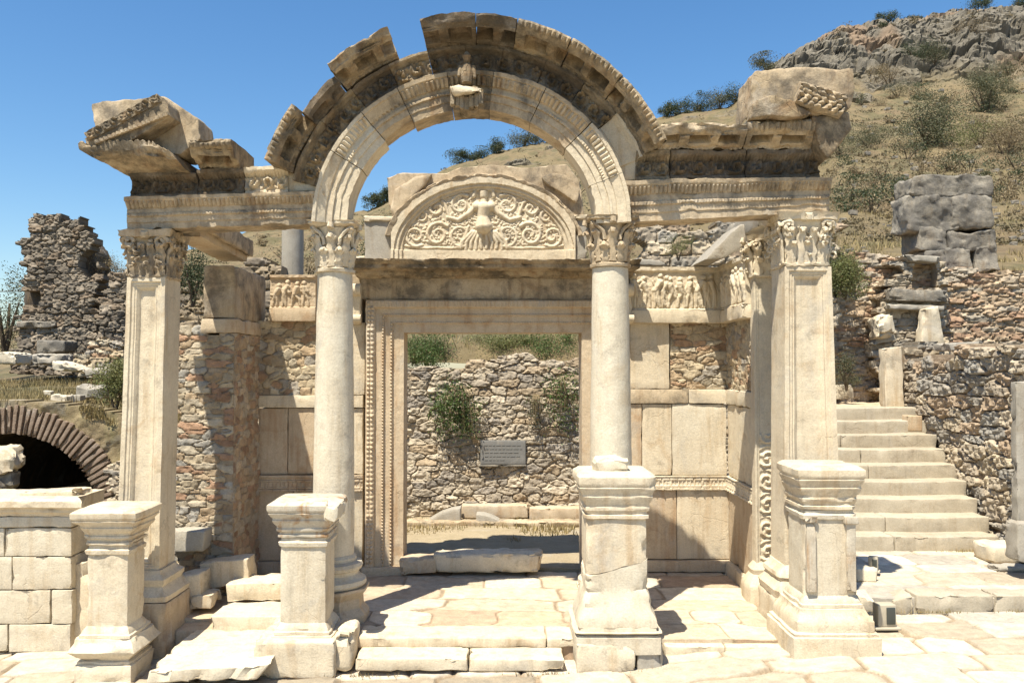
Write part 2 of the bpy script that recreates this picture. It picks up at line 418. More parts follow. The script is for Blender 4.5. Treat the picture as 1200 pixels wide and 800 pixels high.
def stone(name, base, var, stain=(.45, .28, .12), stain_amt=.35, crust=0., crustcol=(.10, .088, .07), vcol=False, bump=.35, scale=1., crust_lo=None, seed=0., cracks=.3):
    base, var, stain = [tuple(v*ALB for v in t) for t in (base, var, stain)]
    m, nt, b = newmat(name)
    g = N(nt, 'ShaderNodeNewGeometry'); mp = N(nt, 'ShaderNodeMapping'); mp.inputs['Location'].default_value = (seed, seed*2, seed*3)
    nt.links.new(g.outputs['Position'], mp.inputs[0]); P = mp.outputs[0]
    mp2 = N(nt, 'ShaderNodeMapping'); mp2.inputs['Scale'].default_value = (6, 6, .7); nt.links.new(P, mp2.inputs[0]); PS = mp2.outputs[0]
    n1 = noise(nt, P, 1.1*scale, 5, .6); n2 = noise(nt, P, 7*scale, 8, .65, .4); n3 = noise(nt, P, 55*scale, 4, .7); ns = noise(nt, PS, 1.2*scale, 4, .6)
    if vcol:
        a = N(nt, 'ShaderNodeVertexColor', layer_name='Col'); c = a.outputs[0]
        c = mix(nt, ramp(nt, n2, .3, .75), mix(nt, 1., c, (.60, .585, .57), 'MULTIPLY'), mix(nt, 1., c, (1.0, .985, .95), 'MULTIPLY'))
    else:
        c = mix(nt, ramp(nt, n1, .35, .65), base, var)
        c = mix(nt, math_(nt, 'MULTIPLY', ramp(nt, n2, .35, .7), .45), c, tuple(v*.82 for v in var))
    if stain_amt > 0:
        c = mix(nt, math_(nt, 'MULTIPLY', ramp(nt, ns, .54, .70), stain_amt), c, stain)
        gw = noise(nt, P, .9*scale, 6, .7, 1.2); c = mix(nt, math_(nt, 'MULTIPLY', ramp(nt, gw, .55, .66), .0 if vcol else .45), c, (.40, .375, .33))
        c = mix(nt, math_(nt, 'MULTIPLY', ramp(nt, noise(nt, P, 2.6*scale, 6, .65, .6), .56, .68), stain_amt*.8), c, stain)
    mp3 = N(nt, 'ShaderNodeMapping'); mp3.inputs['Scale'].default_value = (11, 11, .9); nt.links.new(P, mp3.inputs[0])
    c = mix(nt, math_(nt, 'MULTIPLY', math_(nt, 'MULTIPLY', ramp(nt, noise(nt, mp3.outputs[0], 1.1*scale, 5, .65), .52, .70), ramp(nt, n1, .42, .6)), .0 if vcol else .38), c, tuple(v*.42 for v in var))
    if crust > 0:
        lo = .59-.32*crust if crust_lo is None else crust_lo
        k = noise(nt, P, 2.3*scale, 10, .74, .3)
        c = mix(nt, math_(nt, 'MULTIPLY', ramp(nt, k, lo, lo+.15), .82), c, crustcol)
    c = mix(nt, 1., c, ramp(nt, n3, .25, .75, (.80, .80, .80), (1.12, 1.12, 1.12)), 'MULTIPLY')
    spk = noise(nt, P, 22*scale, 6, .75)
    c = mix(nt, ramp(nt, spk, .58, .72, (0, 0, 0), (.45+.3*crust,)*3), c, tuple(v*.55 for v in (var if not vcol else (.4, .35, .28))))
    ck = None
    if cracks > 0:
        vr = N(nt, 'ShaderNodeTexVoronoi'); vr.feature = 'DISTANCE_TO_EDGE'; vr.inputs['Scale'].default_value = 1.6
        nn_ = N(nt, 'ShaderNodeTexNoise'); nn_.inputs['Scale'].default_value = 3.; nn_.inputs['Detail'].default_value = 6; nt.links.new(P, nn_.inputs['Vector'])
        va = N(nt, 'ShaderNodeVectorMath', operation='ADD'); nt.links.new(P, va.inputs[0])
        vs = N(nt, 'ShaderNodeVectorMath', operation='SCALE'); vs.inputs['Scale'].default_value = .5; nt.links.new(nn_.outputs['Color'], vs.inputs[0]); nt.links.new(vs.outputs[0], va.inputs[1])
        nt.links.new(va.outputs[0], vr.inputs['Vector'])
        ck = math_(nt, 'MULTIPLY', ramp(nt, vr.outputs[0], .0, .012, (1, 1, 1), (0, 0, 0)), ramp(nt, n1, .55, .60))
        c = mix(nt, math_(nt, 'MULTIPLY', ck, cracks), c, (.20, .15, .10))
    nt.links.new(c, b.inputs['Base Color']); b.inputs['Roughness'].default_value = .9
    try: b.inputs['Specular IOR Level'].default_value = .2
    except Exception: pass
    bp = N(nt, 'ShaderNodeBump'); bp.inputs['Strength'].default_value = bump; bp.inputs['Distance'].default_value = .03/scale
    hgt = math_(nt, 'ADD', math_(nt, 'MULTIPLY', n2, .8), math_(nt, 'ADD', math_(nt, 'MULTIPLY', n3, .35), math_(nt, 'MULTIPLY', spk, .5)))
    if ck is not None: hgt = math_(nt, 'SUBTRACT', hgt, math_(nt, 'MULTIPLY', ck, .5))
    nt.links.new(hgt, bp.inputs['Height']); nt.links.new(bp.outputs[0], b.inputs['Normal'])
    return m
def plain(name, col, rough_=.7, metal=0, spec=.3):
    m, nt, b = newmat(name); g = N(nt, 'ShaderNodeNewGeometry')
    n = noise(nt, g.outputs['Position'], 14, 5); c = mix(nt, n, tuple(v*.8 for v in col), tuple(v*1.15 for v in col))
    nt.links.new(c, b.inputs['Base Color']); b.inputs['Roughness'].default_value = rough_; b.inputs['Metallic'].default_value = metal
    return m
def leafmat(name, c1, c2, sc=3., dead=(.2, .15, .07)):
    m, nt, b = newmat(name); g = N(nt, 'ShaderNodeNewGeometry')
    n = noise(nt, g.outputs['Position'], sc, 4); c = mix(nt, ramp(nt, n, .35, .65), c1, c2)
    r = g.outputs['Random Per Island']; c = mix(nt, ramp(nt, r, .0, 1.), mix(nt, 1., c, (.6, .6, .6), 'MULTIPLY'), mix(nt, 1., c, (1.35, 1.3, 1.2), 'MULTIPLY'))
    c = mix(nt, ramp(nt, r, .93, .95), c, dead)
    nt.links.new(c, b.inputs['Base Color']); b.inputs['Roughness'].default_value = .65
    tr = N(nt, 'ShaderNodeBsdfTranslucent'); nt.links.new(c, tr.inputs[0]); ms = N(nt, 'ShaderNodeMixShader'); ms.inputs[0].default_value = .25
    out = [n for n in nt.nodes if n.type == 'OUTPUT_MATERIAL'][0]
    nt.links.new(b.outputs[0], ms.inputs[1]); nt.links.new(tr.outputs[0], ms.inputs[2]); nt.links.new(ms.outputs[0], out.inputs[0])
    return m
M = {}
CREAM = (.84, .74, .56); CREAM2 = (.75, .63, .45)
M['marble'] = stone('marble', CREAM, CREAM2, stain=(.48, .31, .15), stain_amt=.45, crust=.1, crust_lo=.57, crustcol=(.20, .17, .13))
M['white'] = stone('white_marble', (.80, .73, .58), (.72, .62, .46), stain=(.50, .36, .20), stain_amt=.4, seed=3., crust=.1, crust_lo=.58, crustcol=(.24, .21, .17))
M['warm'] = stone('warm_marble', (.72, .59, .42), (.62, .48, .32), stain=(.42, .22, .09), stain_amt=.5, seed=5.)
M['weath'] = stone('weathered_marble', (.62, .50, .34), (.40, .30, .18), stain=(.26, .14, .06), stain_amt=.7, crust=.45, crustcol=(.09, .078, .06), seed=8., bump=.8)
M['dark'] = stone('darkened_marble', (.36, .28, .19), (.22, .165, .11), stain=(.20, .12, .06), stain_amt=.6, crust=.52, crustcol=(.085, .072, .055), seed=11., bump=.9)
M['ledge'] = stone('ledge_marble', (.70, .57, .40), (.54, .42, .27), stain=(.3, .18, .09), stain_amt=.6, crust=.38, crustcol=(.13, .11, .085), seed=14.)
M['grey'] = stone('grey_limestone', (.46, .41, .33), (.31, .275, .22), stain=(.27, .19, .11), stain_amt=.5, crust=.55, crustcol=(.14, .13, .115), bump=1., seed=2.)
M['stained'] = stone('stained_white_marble', (.70, .64, .52), (.62, .53, .40), stain=(.42, .22, .08), stain_amt=.95, seed=26.)
M['greyw'] = stone('greyish_white_marble', (.60, .56, .47), (.52, .47, .38), stain=(.36, .33, .28), stain_amt=.35, seed=24.)
M['greym'] = stone('grey_marble', (.50, .46, .39), (.42, .38, .31), stain=(.35, .25, .15), stain_amt=.25, seed=21.)
M['rub'] = stone('rubble_masonry', CREAM, CREAM2, stain=(.35, .24, .14), stain_amt=.18, vcol=True, bump=.8)
M['pave'] = stone('paving', CREAM, CREAM2, stain=(.50, .38, .24), stain_amt=.3, vcol=True, bump=.35, seed=31.)
M['floor'] = stone('floor_slabs', (.68, .57, .43), (.60, .46, .33), stain=(.52, .33, .2), stain_amt=.4, vcol=True, bump=.3, seed=37.)
M['brick'] = stone('old_brick', (.38, .29, .22), (.30, .22, .16), stain=(.38, .30, .22), stain_amt=.4, seed=41., bump=.7)
M['metal'] = plain('lamp_metal', (.42, .37, .28), .6); M['glass'] = plain('lamp_glass', (.05, .055, .05), .35)
M['tread'] = stone('stair_marble', (.60, .53, .41), (.50, .43, .32), stain=(.38, .29, .19), stain_amt=.4, seed=28., crust=.12, crust_lo=.58, crustcol=(.25, .21, .16))
M['plaque'] = stone('plaque_stone', (.27, .26, .245), (.24, .235, .22), stain_amt=.1, seed=44., bump=.1); M['text'] = plain('plaque_letters', (.17, .17, .16), .8)
M['bark'] = stone('bark', (.16, .12, .08), (.11, .085, .06), stain_amt=0, seed=46.)
M['leaf_g'] = leafmat('green_leaves', (.055, .10, .022), (.10, .155, .04))
M['leaf_o'] = leafmat('olive_leaves', (.075, .085, .04), (.12, .125, .065))
M['leaf_d'] = leafmat('dark_leaves', (.035, .055, .02), (.06, .08, .032))
M['leaf_y'] = leafmat('yellow_green_leaves', (.12, .15, .045), (.19, .19, .075))
M['leaf_scrub'] = leafmat('scrub_leaves', (.13, .11, .06), (.20, .155, .085), sc=.3)
M['leaf_dry'] = leafmat('dry_twigs', (.20, .155, .09), (.28, .22, .13))
M['grass'] = leafmat('dry_grass', (.36, .28, .14), (.26, .22, .10), sc=1.5)
# ================================================================== TEMPLE
def sqlathe(x0, x1, y0, y1, prof, seg=.06, amp=.006, chip=.025, seed=0, broken=None, fl=None):
    """stacked square mouldings: prof = [(outset, z)]"""
    cx, cy = (x0+x1)/2, (y0+y1)/2; hx, hy = (x1-x0)/2, (y1-y0)/2
    pr = []
    for i in range(len(prof)-1):
        (r0, z0), (r1, z1) = prof[i], prof[i+1]; L = math.hypot(r1-r0, z1-z0); m = max(1, int(round(L/.045)))
        for k in range(m): pr.append((r0+(r1-r0)*k/m, z0+(z1-z0)*k/m, 1. if k == 0 else 0.))
    pr.append((*prof[-1], 1.)); pr = np.array(pr); m = len(pr)
    nx = max(3, int(2*hx/seg)); ny = max(3, int(2*hy/seg)); t = []
    e = .97
    for k in range(nx+1): t.append((-1+2*k/nx, -1))
    for k in range(1, ny+1): t.append((1, -1+2*k/ny))
    for k in range(1, nx+1): t.append((1-2*k/nx, 1))
    for k in range(1, ny): t.append((-1, 1-2*k/ny))
    t = np.array(t); n = len(t); corner = (np.abs(t) > .99).all(1)
    tt = t.copy(); tt[corner] *= e*1.0+.0
    X = cx+tt[None, :, 0]*(hx+pr[:, 0:1]); Y = cy+tt[None, :, 1]*(hy+pr[:, 0:1]); Z = np.repeat(pr[:, 1:2], n, 1)
    X = np.where(corner[None], cx+t[None, :, 0]*(hx+pr[:, 0:1]-.012), X); Y = np.where(corner[None], cy+t[None, :, 1]*(hy+pr[:, 0:1]-.012), Y)
    V = np.stack([X, Y, Z], -1).reshape(-1, 3)
    V2 = rough(V, amp, 7, seed)
    cn = np.maximum(corner[None]*1., (pr[:, 2:3]*.5)*np.ones((1, n))).reshape(-1)
    nn = np.clip(fbm(V*5.5+seed, 4, seed+5, .6)-.05, 0, 1)*cn*chip*2.
    dv = np.array([cx, cy, 0])[None]-V; dv[:, 2] = 0; dv /= np.linalg.norm(dv, axis=1)[:, None]+1e-6
    V2 = V2+dv*nn[:, None]
    idx = np.arange(m*n).reshape(m, n); nxx = np.roll(idx, -1, 1)
    q = np.stack([idx[:-1], nxx[:-1], nxx[1:], idx[1:]], -1).reshape(-1, 4).tolist()
    # caps
    for row, zz, flip in ((0, pr[0, 1], True), (m-1, pr[-1, 1], False)):
        V2 = np.concatenate([V2, [[cx, cy, zz]]]); c = len(V2)-1
        for k in range(n):
            a, b = idx[row][k], idx[row][(k+1) % n]; q.append((c, b, a) if flip else (c, a, b))
    return V2, q

temple = thing('temple_ruin', 'ruined marble temple porch with a round arch on columns and a carved doorway behind', 'temple', (at(553, 700, 10)[0], 11, 0))
YF = 9.9
# ---- straight entablature helper
def straight(pxl, pxr, tl, tr, bl, br, Y, prof, H, disp=None, ds=.02, name='architrave', mat='ledge', parent=temple, seed=0, chip=.025, amp=.006, dp=.02, wob=0.):
    xl, xr = ax(pxl, Y), ax(pxr, Y); L = xr-xl
    ztl, ztr, zbl, zbr = az(tl, Y), az(tr, Y), az(bl, Y), az(br, Y)
    def mf(s, a, b):
        t = s/L; zb = zbl+(zbr-zbl)*t; zt = ztl+(ztr-ztl)*t
        w = wob*fbm(P3(s*1.7, s*0+seed), 3, seed)*(b/H)
        return np.stack([xl+s, Y-a, zb+(zt-zb)*b/H+w], -1)
    m = loft(0, L, ds, prof, mf, disp, dp=dp, amp=amp, chip=chip, seed=seed)
    return MB().addm(m).build(name, M[mat], parent)
H = .40
ARCH_P = [(-.4, 0), (0, 0), (0, .08), (.014, .083), (.014, .155), (.035, .16), (.035, .19), (.022, .195), (.022, .265), (.04, .275), (.085, .345), (.095, .355), (.10, .395), (.07, .40), (-.4, .40)]
def arch_disp(S, E, T, A, B):
    d = np.zeros_like(S)
    d = np.where(E == 5, (bumps(S, .035)-.5)*.016, d)
    d = np.where(E == 9, (bumps(S, .05)-.5)*.03, d)
    d = np.where(E == 8, (bumps(S, .03)-.5)*.016, d)
    return d
straight(147, 381, 232, 225, 269, 262, YF, ARCH_P, H, arch_disp, ds=.0125, dp=.015, mat='ledge', seed=1)
straight(727, 974, 213, 208, 261, 248, YF, ARCH_P, H, arch_disp, ds=.0125, dp=.015, mat='ledge', seed=2, wob=.03)
# ---- arch
ACX, ACZ = at(553, 262, YF); k_ = YF/1000
RIX, RIZ = 146*k_, 135*k_
def amap(rx0, rz0, kx=1., kz=1.):
    def f(s, a, b): return np.stack([ACX+(rx0+b*kx)*np.cos(s), YF-.02-a, ACZ+(rz0+b*kz)*np.sin(s)], -1)
    return f
AV_P = [(-.4, 0), (0, 0), (0, .12), (.016, .123), (.016, .225), (.04, .23), (.04, .27), (.024, .275), (.024, .335), (.045, .345), (.09, .475), (.105, .485), (.11, .54), (.08, .545), (-.4, .545)]
def av_disp(S, E, T, A, B):
    s = S*1.75; d = np.zeros_like(S)
    d = np.where(E == 5, (bumps(s, .04)-.5)*.02, d)
    d = np.where(E == 3, np.where(T > .07, (bumps(s, .03)-.5)*.012, 0), d)
    d = np.where(E == 9, (bumps(s, .06)-.5)*.04+.02*fbm(P3(s*9, T*9), 3, 3), d)
    return d
joints = [0, 19, 41, 62, 82, 99, 118, 134, 152, 180]
mats = ['marble', 'marble', 'ledge', 'ledge', 'weath', 'ledge', 'ledge', 'marble', 'marble']
first = None
archi = None
for i in range(9):
    a0, a1 = joints[i], joints[i+1]
    # the soffit of one block is broken away in the photo
    P = list(AV_P)
    if i in (6,): P = [(-.4, .06), (-.05, .05), (0, .12)]+P[2:]
    m = loft(math.radians(a0+.12), math.radians(a1-.12), .011, P, amap(RIX+RNG.uniform(-.006, .006), RIZ+RNG.uniform(-.004, .004), 40/55, 43/55), av_disp if i not in (0, 8) else None, dp=.018, amp=.004, chip=.014, seed=20+i)
    if archi is None:
        archi = MB().addm(m).build('arch', M[mats[i]], temple)
    else: MB().addm(m).build('voussoir', M[mats[i]], archi)
# frieze band of the arch
FB_P = [(-.4, 0), (.0, 0), (.0, .03), (-.03, .05), (-.035, .22), (.02, .26), (.05, .27), (.05, .30), (-.4, .30)]
def fb_disp(S, E, T, A, B):
    return np.where(E == 3, .085*scroll_h(S*1.95, T, .2, .17, 3)+.03*fbm(P3(S*20, T*10), 3, 2), .01*bumps(S*1.95, .04)*(E == 5))
fj = [(22, 38, 'marble', 0), (38.15, 52, 'weath', 1), (52.15, 66, 'dark', 1), (66.15, 80, 'dark', 1), (80.15, 92, 'dark', 1), (92.15, 104, 'dark', 1), (104.15, 117, 'weath', 1), (117.15, 131, 'dark', 1), (131.15, 145, 'weath', 1), (145.15, 166, 'weath', 1)]
for i, (a0, a1, mt, dd) in enumerate(fj):
    m = loft(math.radians(a0), math.radians(a1), .011, FB_P, amap(186*k_+.012, 178*k_+.012, 29/30), fb_disp if dd else None, dp=.018, amp=.006, chip=.02, seed=40+i)
    MB().addm(m).build('frieze_block', M[mt], temple)
# cornice blocks
CO_P = [(-.28, 0), (.02, 0), (.04, .025), (.06, .03), (.36, .09), (.39, .11), (.41, .13), (.45, .215), (.42, .225), (-.26, .24)]
def co_disp(per, ph=0, dep=.12, sc=2.2, orn=True):
    def f(S, E, T, A, B):
        s = S*sc; d = np.zeros_like(S)
        w = ((s+ph) % per)/per
        w2 = w+.06*fbm(P3(s*3, T*6), 3, 9); hole = sstep(.16, .22, w2)*sstep(.86, .80, w2)*sstep(.03, .06, T)*sstep(.30, .27, T)
        hole = hole*(.85+.6*fbm(P3(s*2.3, T*3), 2, 5))*1.75
        d = np.where(E == 3, -dep*hole+.02*fbm(P3(s*14, T*14), 3, 7), d)
        d = np.where(E == 1, .02*bumps(s, .055), d)
        if orn: d = np.where(E == 6, .035*bumps(s, .06)*sstep(0, .03, T), d)
        else: d = np.where((E == 6) | (E == 7), .03*fbm(P3(s*5, T*9), 4, 2), d)
        return d
    return f
cb = [(22.5, 43.6, 'weath', 0, .0, 1), (43.9, 61.0, 'weath', .1, .0, 1), (61.3, 76.8, 'weath', 0, .0, 1), (77.1, 88.5, 'dark', .1, 0, 0), (88.8, 104, 'dark', .2, 0, 0),
      (113, 132.1, 'weath', .15, .0, 0), (132.4, 146.3, 'dark', .1, -.03, 0), (146.5, 163.5, 'weath', .25, .0, 1)]
for i, (a0, a1, mt, ph, dr, orn) in enumerate(cb):
    P = CO_P if i != 6 else [(-.28, 0), (.02, 0), (.04, .025), (.06, .03), (.22, .06), (.24, .08), (.27, .10), (.27, .17), (.2, .19), (-.26, .2)]
    rx = 215*k_+.012+(.035 if i >= 5 else 0)
    m = loft(math.radians(a0), math.radians(a1), .010, P, amap(rx+dr+RNG.uniform(-.005, .005), 208*k_+.012+dr+(.03 if i in (5,) else 0)), co_disp(.36, ph, .11 if i not in (6,) else .05, 2.2, orn), dp=.018, amp=.009, chip=.035, seed=60+i)
    MB().addm(m).build('cornice_block', M[mt], temple)
V, Q = fragment([(334, 198), (340, 168), (356, 166), (372, 196), (380, 223), (338, 225)], 9.93, 10.3, .025, .012, 41); MB().add(V, Q).build('filler_block', M['marble'], temple)
V, Q = fragment([(722, 168), (742, 176), (752, 180), (750, 211), (728, 212), (718, 190)], 9.93, 10.3, .025, .012, 42); MB().add(V, Q).build('filler_block', M['marble'], temple)
# keystone with a bust on a bracket
ks = MB(); x0, z0 = at(547, 104, 9.7)
kl = MB(); kl.addm(pxblock((533, 110, 563, 109, 558, 129, 537, 130), 9.72, .3, r=.04, amp=.03, chip=.08, seed=4))
for k_2 in range(7):
    xk, zk = at(531+k_2*5.4, 121-2*abs(k_2-3), 9.66); kl.addm(rock((xk, 9.70, zk), (.06, .09, .15), k_2))
kl.build('bracket_leaves', M['weath'], archi)
ks.addm(pxblock((525, 100, 568, 98, 561, 107, 532, 111), 9.58, .34, r=.03, amp=.02, chip=.04, seed=5))
o = ks.build('keystone', M['marble'], archi)
b = MB(); xb, zb = at(547, 98, 9.65)
for pth, r in (([(0, 0, 0), (0, .02, .12), (0, .03, .22)], (.055, .075, .05)), ([(0, .03, .22), (0, .02, .28)], (.035, .035)), ([(0, .01, .25), (0, .0, .31), (0, .01, .36)], (.03, .052, .02)), ([(-.07, .03, .2), (-.09, .0, .08)], (.03, .02)), ([(.07, .03, .2), (.09, .0, .06)], (.03, .02))):
    V, Q = tube([(xb+p[0], 9.64+p[1], zb+p[2]) for p in pth], np.array(r), n=10); b.add(V, Q)
b.build('bust', M['weath'], archi)

# ---- friezes and cornices over the side bays
FR_P = [(-.4, 0), (.0, 0), (.0, .03), (-.03, .05), (-.035, .20), (.02, .24), (.06, .26), (.06, .30), (-.4, .30)]
def fr_disp(depth, w, seed):
    def f(S, E, T, A, B):
        d = np.where(E == 3, depth*scroll_h(S, T, w, .15, seed)+.02*fbm(P3(S*12, T*12), 3, 2), 0)
        return np.where((E == 5) | (E == 4), .014*bumps(S, .04), d)
    return f
straight(150, 229, 202, 203, 231.4, 229, YF, FR_P, .30, fr_disp(.07, .26, 1), .014, 'frieze_block', 'dark', seed=70, dp=.018)
straight(230, 284, 200, 198, 229, 227.4, YF, FR_P, .30, fr_disp(.07, .22, 2), .014, 'frieze_block', 'dark', seed=71, dp=.018)
straight(285, 336, 197, 195, 227.4, 225.6, YF, FR_P, .30, fr_disp(.085, .17, 3), .012, 'frieze_block', 'marble', seed=72, dp=.018)
straight(746, 786, 178, 177, 211, 210, YF, FR_P, .30, fr_disp(.08, .2, 4), .012, 'frieze_block', 'weath', seed=73, dp=.018)
straight(787, 875, 177, 176.5, 210, 209, YF, FR_P, .30, fr_disp(.08, .22, 5), .014, 'frieze_block', 'dark', seed=74, dp=.018)
straight(876, 963, 176.5, 177, 209, 208, YF, FR_P, .30, fr_disp(.08, .24, 6), .014, 'frieze_block', 'dark', seed=75, dp=.018)
CS_P = [(-.32, 0), (.03, 0), (.05, .02), (.07, .03), (.22, .12), (.235, .135), (.245, .15), (.28, .26), (.26, .27), (-.30, .28)]
def straightz(X0, X1, z0, Y, prof, disp, ds=.014, seed=0, mat='weath', name='cornice_block', wob=0., dz=0., chip=.05, amp=.01, k=1.):
    def mf(s, a, b):
        w = wob*fbm(P3(s*1.5, s*0+seed, 0), 3, seed)*sstep(.15, .25, b)
        return np.stack([X0+s, Y-a, z0+dz*s/(X1-X0)+b*k+w], -1)
    m = loft(0, X1-X0, ds, prof, mf, disp, dp=.018, amp=amp, chip=chip, seed=seed)
    return MB().addm(m).build(name, M[mat], temple)
z175 = az(176.3, YF)
straightz(ax(771, YF), ax(871, YF), z175, YF, CS_P, co_disp(.34, .05, .13, 1., False), seed=81, wob=.07, chip=.08, mat='ledge')
straightz(ax(872, YF), ax(962, YF), z175, YF, CS_P, co_disp(.36, .0, .13, 1.), seed=82, wob=.03, mat='ledge')
# broken far right end of the cornice
V, Q = fragment([(950, 137), (998, 130), (1000, 152), (985, 170), (972, 186), (962, 176)], 9.6, 10.2, .03, .02, 5); MB().add(V, Q).build('broken_cornice_end', M['weath'], temple)
V, Q = fragment([(884, 84), (930, 78), (1001, 80), (1003, 104), (996, 128), (982, 134), (955, 136), (915, 118), (884, 122), (880, 137), (881, 110)], 9.6, 10.25, .022, .02, 6, scale=5.)
rk = MB().add(V, Q).build('raking_block', M['ledge'], temple)
V, Q = fragment([(884, 118), (905, 112), (930, 118), (952, 134), (940, 137), (880, 137)], 9.52, 9.75, .022, .02, 16, scale=5.); MB().add(V, Q).build('broken_soffit', M['weath'], rk)
# raking band with carved leaves
def band(pa, pb, wd, Y, hfun, name, mat, parent, thick=.12, res=.012, mask=None):
    A = np.array([*at(*pa, Y)]); B = np.array([*at(*pb, Y)]); d = B-A; L = np.linalg.norm(d); d /= L; n = np.array([-d[1], d[0]])
    if n[1] < 0: n = -n
    m = panel((A[0], Y, A[1]), (d[0], 0, d[1]), (n[0], 0, n[1]), (0, -1, 0), L, wd, res, hfun, mask, thick)
    V = rough(m[0], .006, 8, 3); return MB().add(V, m[1]).build(name, M[mat], parent)
def leafy(u, v): return .07*(np.abs(np.sin(u*34+np.abs(v-.13)*26))**.6*.8+.35*np.abs(np.sin(v*60+u*10)))*sstep(0, .03, v)*sstep(.27, .24, v)+.02*fbm(P3(u*30, v*30), 2, 4)
band((930, 122), (985, 138), .27, 9.54, leafy, 'carved_band', 'ledge', rk)
# ---- left broken cornice and pediment corner
z0l = az(207.5, YF)
cl = MB().addm(loft(0, 1., .02, [(-.5, 0), (.02, .0), (.06, .03), (.42, .14), (.44, .16), (.46, .18), (.48, .27), (.45, .28), (-.5, .27)],
     lambda s, a, b: np.stack([ax(150, YF)+s*(ax(224, YF)-ax(150, YF)) - np.clip(b, 0, .2)*1.9*(1-s)-np.clip(s-.6, 0, 1)*b*1.0, YF-a, z0l+.02*s+b*(1-.35*sstep(.75, 1, s))], -1),
     lambda S, E, T, A, B: np.where(E == 3, -.10*sstep(.05, .12, T)*sstep(.36, .3, T)*sstep(.1, .2, (S*1.02) % .5)*sstep(.48, .38, (S*1.02) % .5)+.03*fbm(P3(S*9, T*9), 3, 3), np.where(E == 6, .03*bumps(S, .07), 0)),
     dp=.02, amp=.014, chip=.06, seed=90)).build('cornice_block', M['weath'], temple)
straightz(ax(232, YF), ax(281, YF), az(199.5, YF), YF, [(-.5, 0), (.02, 0), (.05, .03), (.07, .04), (.30, .10), (.34, .15), (.36, .17), (.40, .26), (.38, .28), (-.5, .28)], co_disp(.5, .0, .12, 1.), seed=91, mat='weath', k=.95)
V, Q = fragment([(107, 121), (192, 112), (232, 138), (234, 162), (212, 182), (160, 172), (103, 170), (100, 162), (112, 152)], 9.74, 10.3, .022, .014, 7, back=.98, scale=5.)
pd = MB().add(V, Q).build('pediment_corner', M['ledge'], temple)
V, Q = fragment([(98, 162), (190, 113), (197, 121), (199, 136), (150, 168), (102, 171)], 9.44, 9.8, .025, .012, 8); MB().add(V, Q).build('raking_cornice', M['weath'], pd)
band((104, 165), (189, 119), .10, 9.43, lambda u, v: .05*scroll_h(u, v, .1, .10, 5)*sstep(0, .02, v), 'carved_band', 'weath', pd)
band((112, 169), (198, 135), .035, 9.42, lambda u, v: .03*bumps(u, .05), 'dentil_band', 'ledge', pd, res=.01)

# ---- capitals
def leaf(cx, cy, z0, r0, ang, h, w, flare=.09, lob=4):
    n = 13; t = np.linspace(0, 1, n)
    rr = r0+flare*.35*t+flare*sstep(.55, 1, t); zz = z0+h*np.where(t < .85, t/.85, 1-(t-.85)*.9)
    P = np.stack([cx+rr*np.cos(ang), cy+rr*np.sin(ang), zz], -1)
    wd = w*.9*(.75+.25*np.sin(t*PI))*(1-.55*sstep(.7, 1, t))*(1-.35*np.abs(np.sin(t*PI*lob)))
    return tube(P, wd, .016+.012*np.sin(t*PI), side=(-math.sin(ang), math.cos(ang), 0), n=8)
def capital(cx, cy, z0, z1, r, hw, parent, mat='marble', seed=0, name='capital'):
    h = z1-z0; b = MB()
    b.addm(lathe(cx, cy, [(r*.9, z0-.03), (r+.03, z0-.02), (r+.035, z0+.01), (r*.98, z0+.03), (r, z0+h*.4), (r*1.08, z0+h*.7), (r*1.25, z0+h*.87), (.05, z0+h*.87)], 28, .004, seed))
    for k in range(8):
        b.addm(leaf(cx, cy, z0+.02, r, k*PI/4+PI/8, h*.40, .085, .06))
        b.addm(leaf(cx, cy, z0+.04, r+.005, k*PI/4, h*.66, .08, .075))
    for k in range(4):
        a = PI/4+k*PI/2
        for s in (-1, 1):
            t = np.linspace(0, 1, 10); aa = a+s*(.42*(1-t)); rr = r+.03+(hw*1.3-r-.03)*t**1.3
            P = np.stack([cx+rr*np.cos(aa), cy+rr*np.sin(aa), z0+h*(.5+.36*np.sqrt(t))], -1); b.addm(tube(P, .022, n=6))
        t = np.linspace(0, 1.4*2*PI, 18); rr = .05*(1-t/12); c = hw*1.3
        P = np.stack([cx+(c-.03+rr*np.cos(t)*.9)*np.cos(a), cy+(c-.03+rr*np.cos(t)*.9)*np.sin(a), z0+h*.80+rr*np.sin(t)], -1); b.addm(tube(P, .022, n=6))
        a2 = k*PI/2; P = [(cx+(r*1.25+.03)*math.cos(a2), cy+(r*1.25+.03)*math.sin(a2), z0+h*.84), (cx+(hw+.02)*math.cos(a2), cy+(hw+.02)*math.sin(a2), z1-.03)]
        b.addm(tube(P, .04, n=8))
    hx = hw*1.12
    b.addm(sqlathe(cx-hx, cx+hx, cy-hx, cy+hx, [(-.09, z1-h*.14), (-.03, z1-h*.11), (0, z1-h*.07), (.0, z1-.02), (.012, z1-.004)], seg=.04, amp=.006, chip=.05, seed=seed))
    o = b.build(name, M[mat], parent); V = None
    me = o.data; co = np.zeros(len(me.vertices)*3); me.vertices.foreach_get('co', co); co = rough(co.reshape(-1, 3), .011, 28, seed, 3); me.vertices.foreach_set('co', co.ravel()); me.update()
    return o
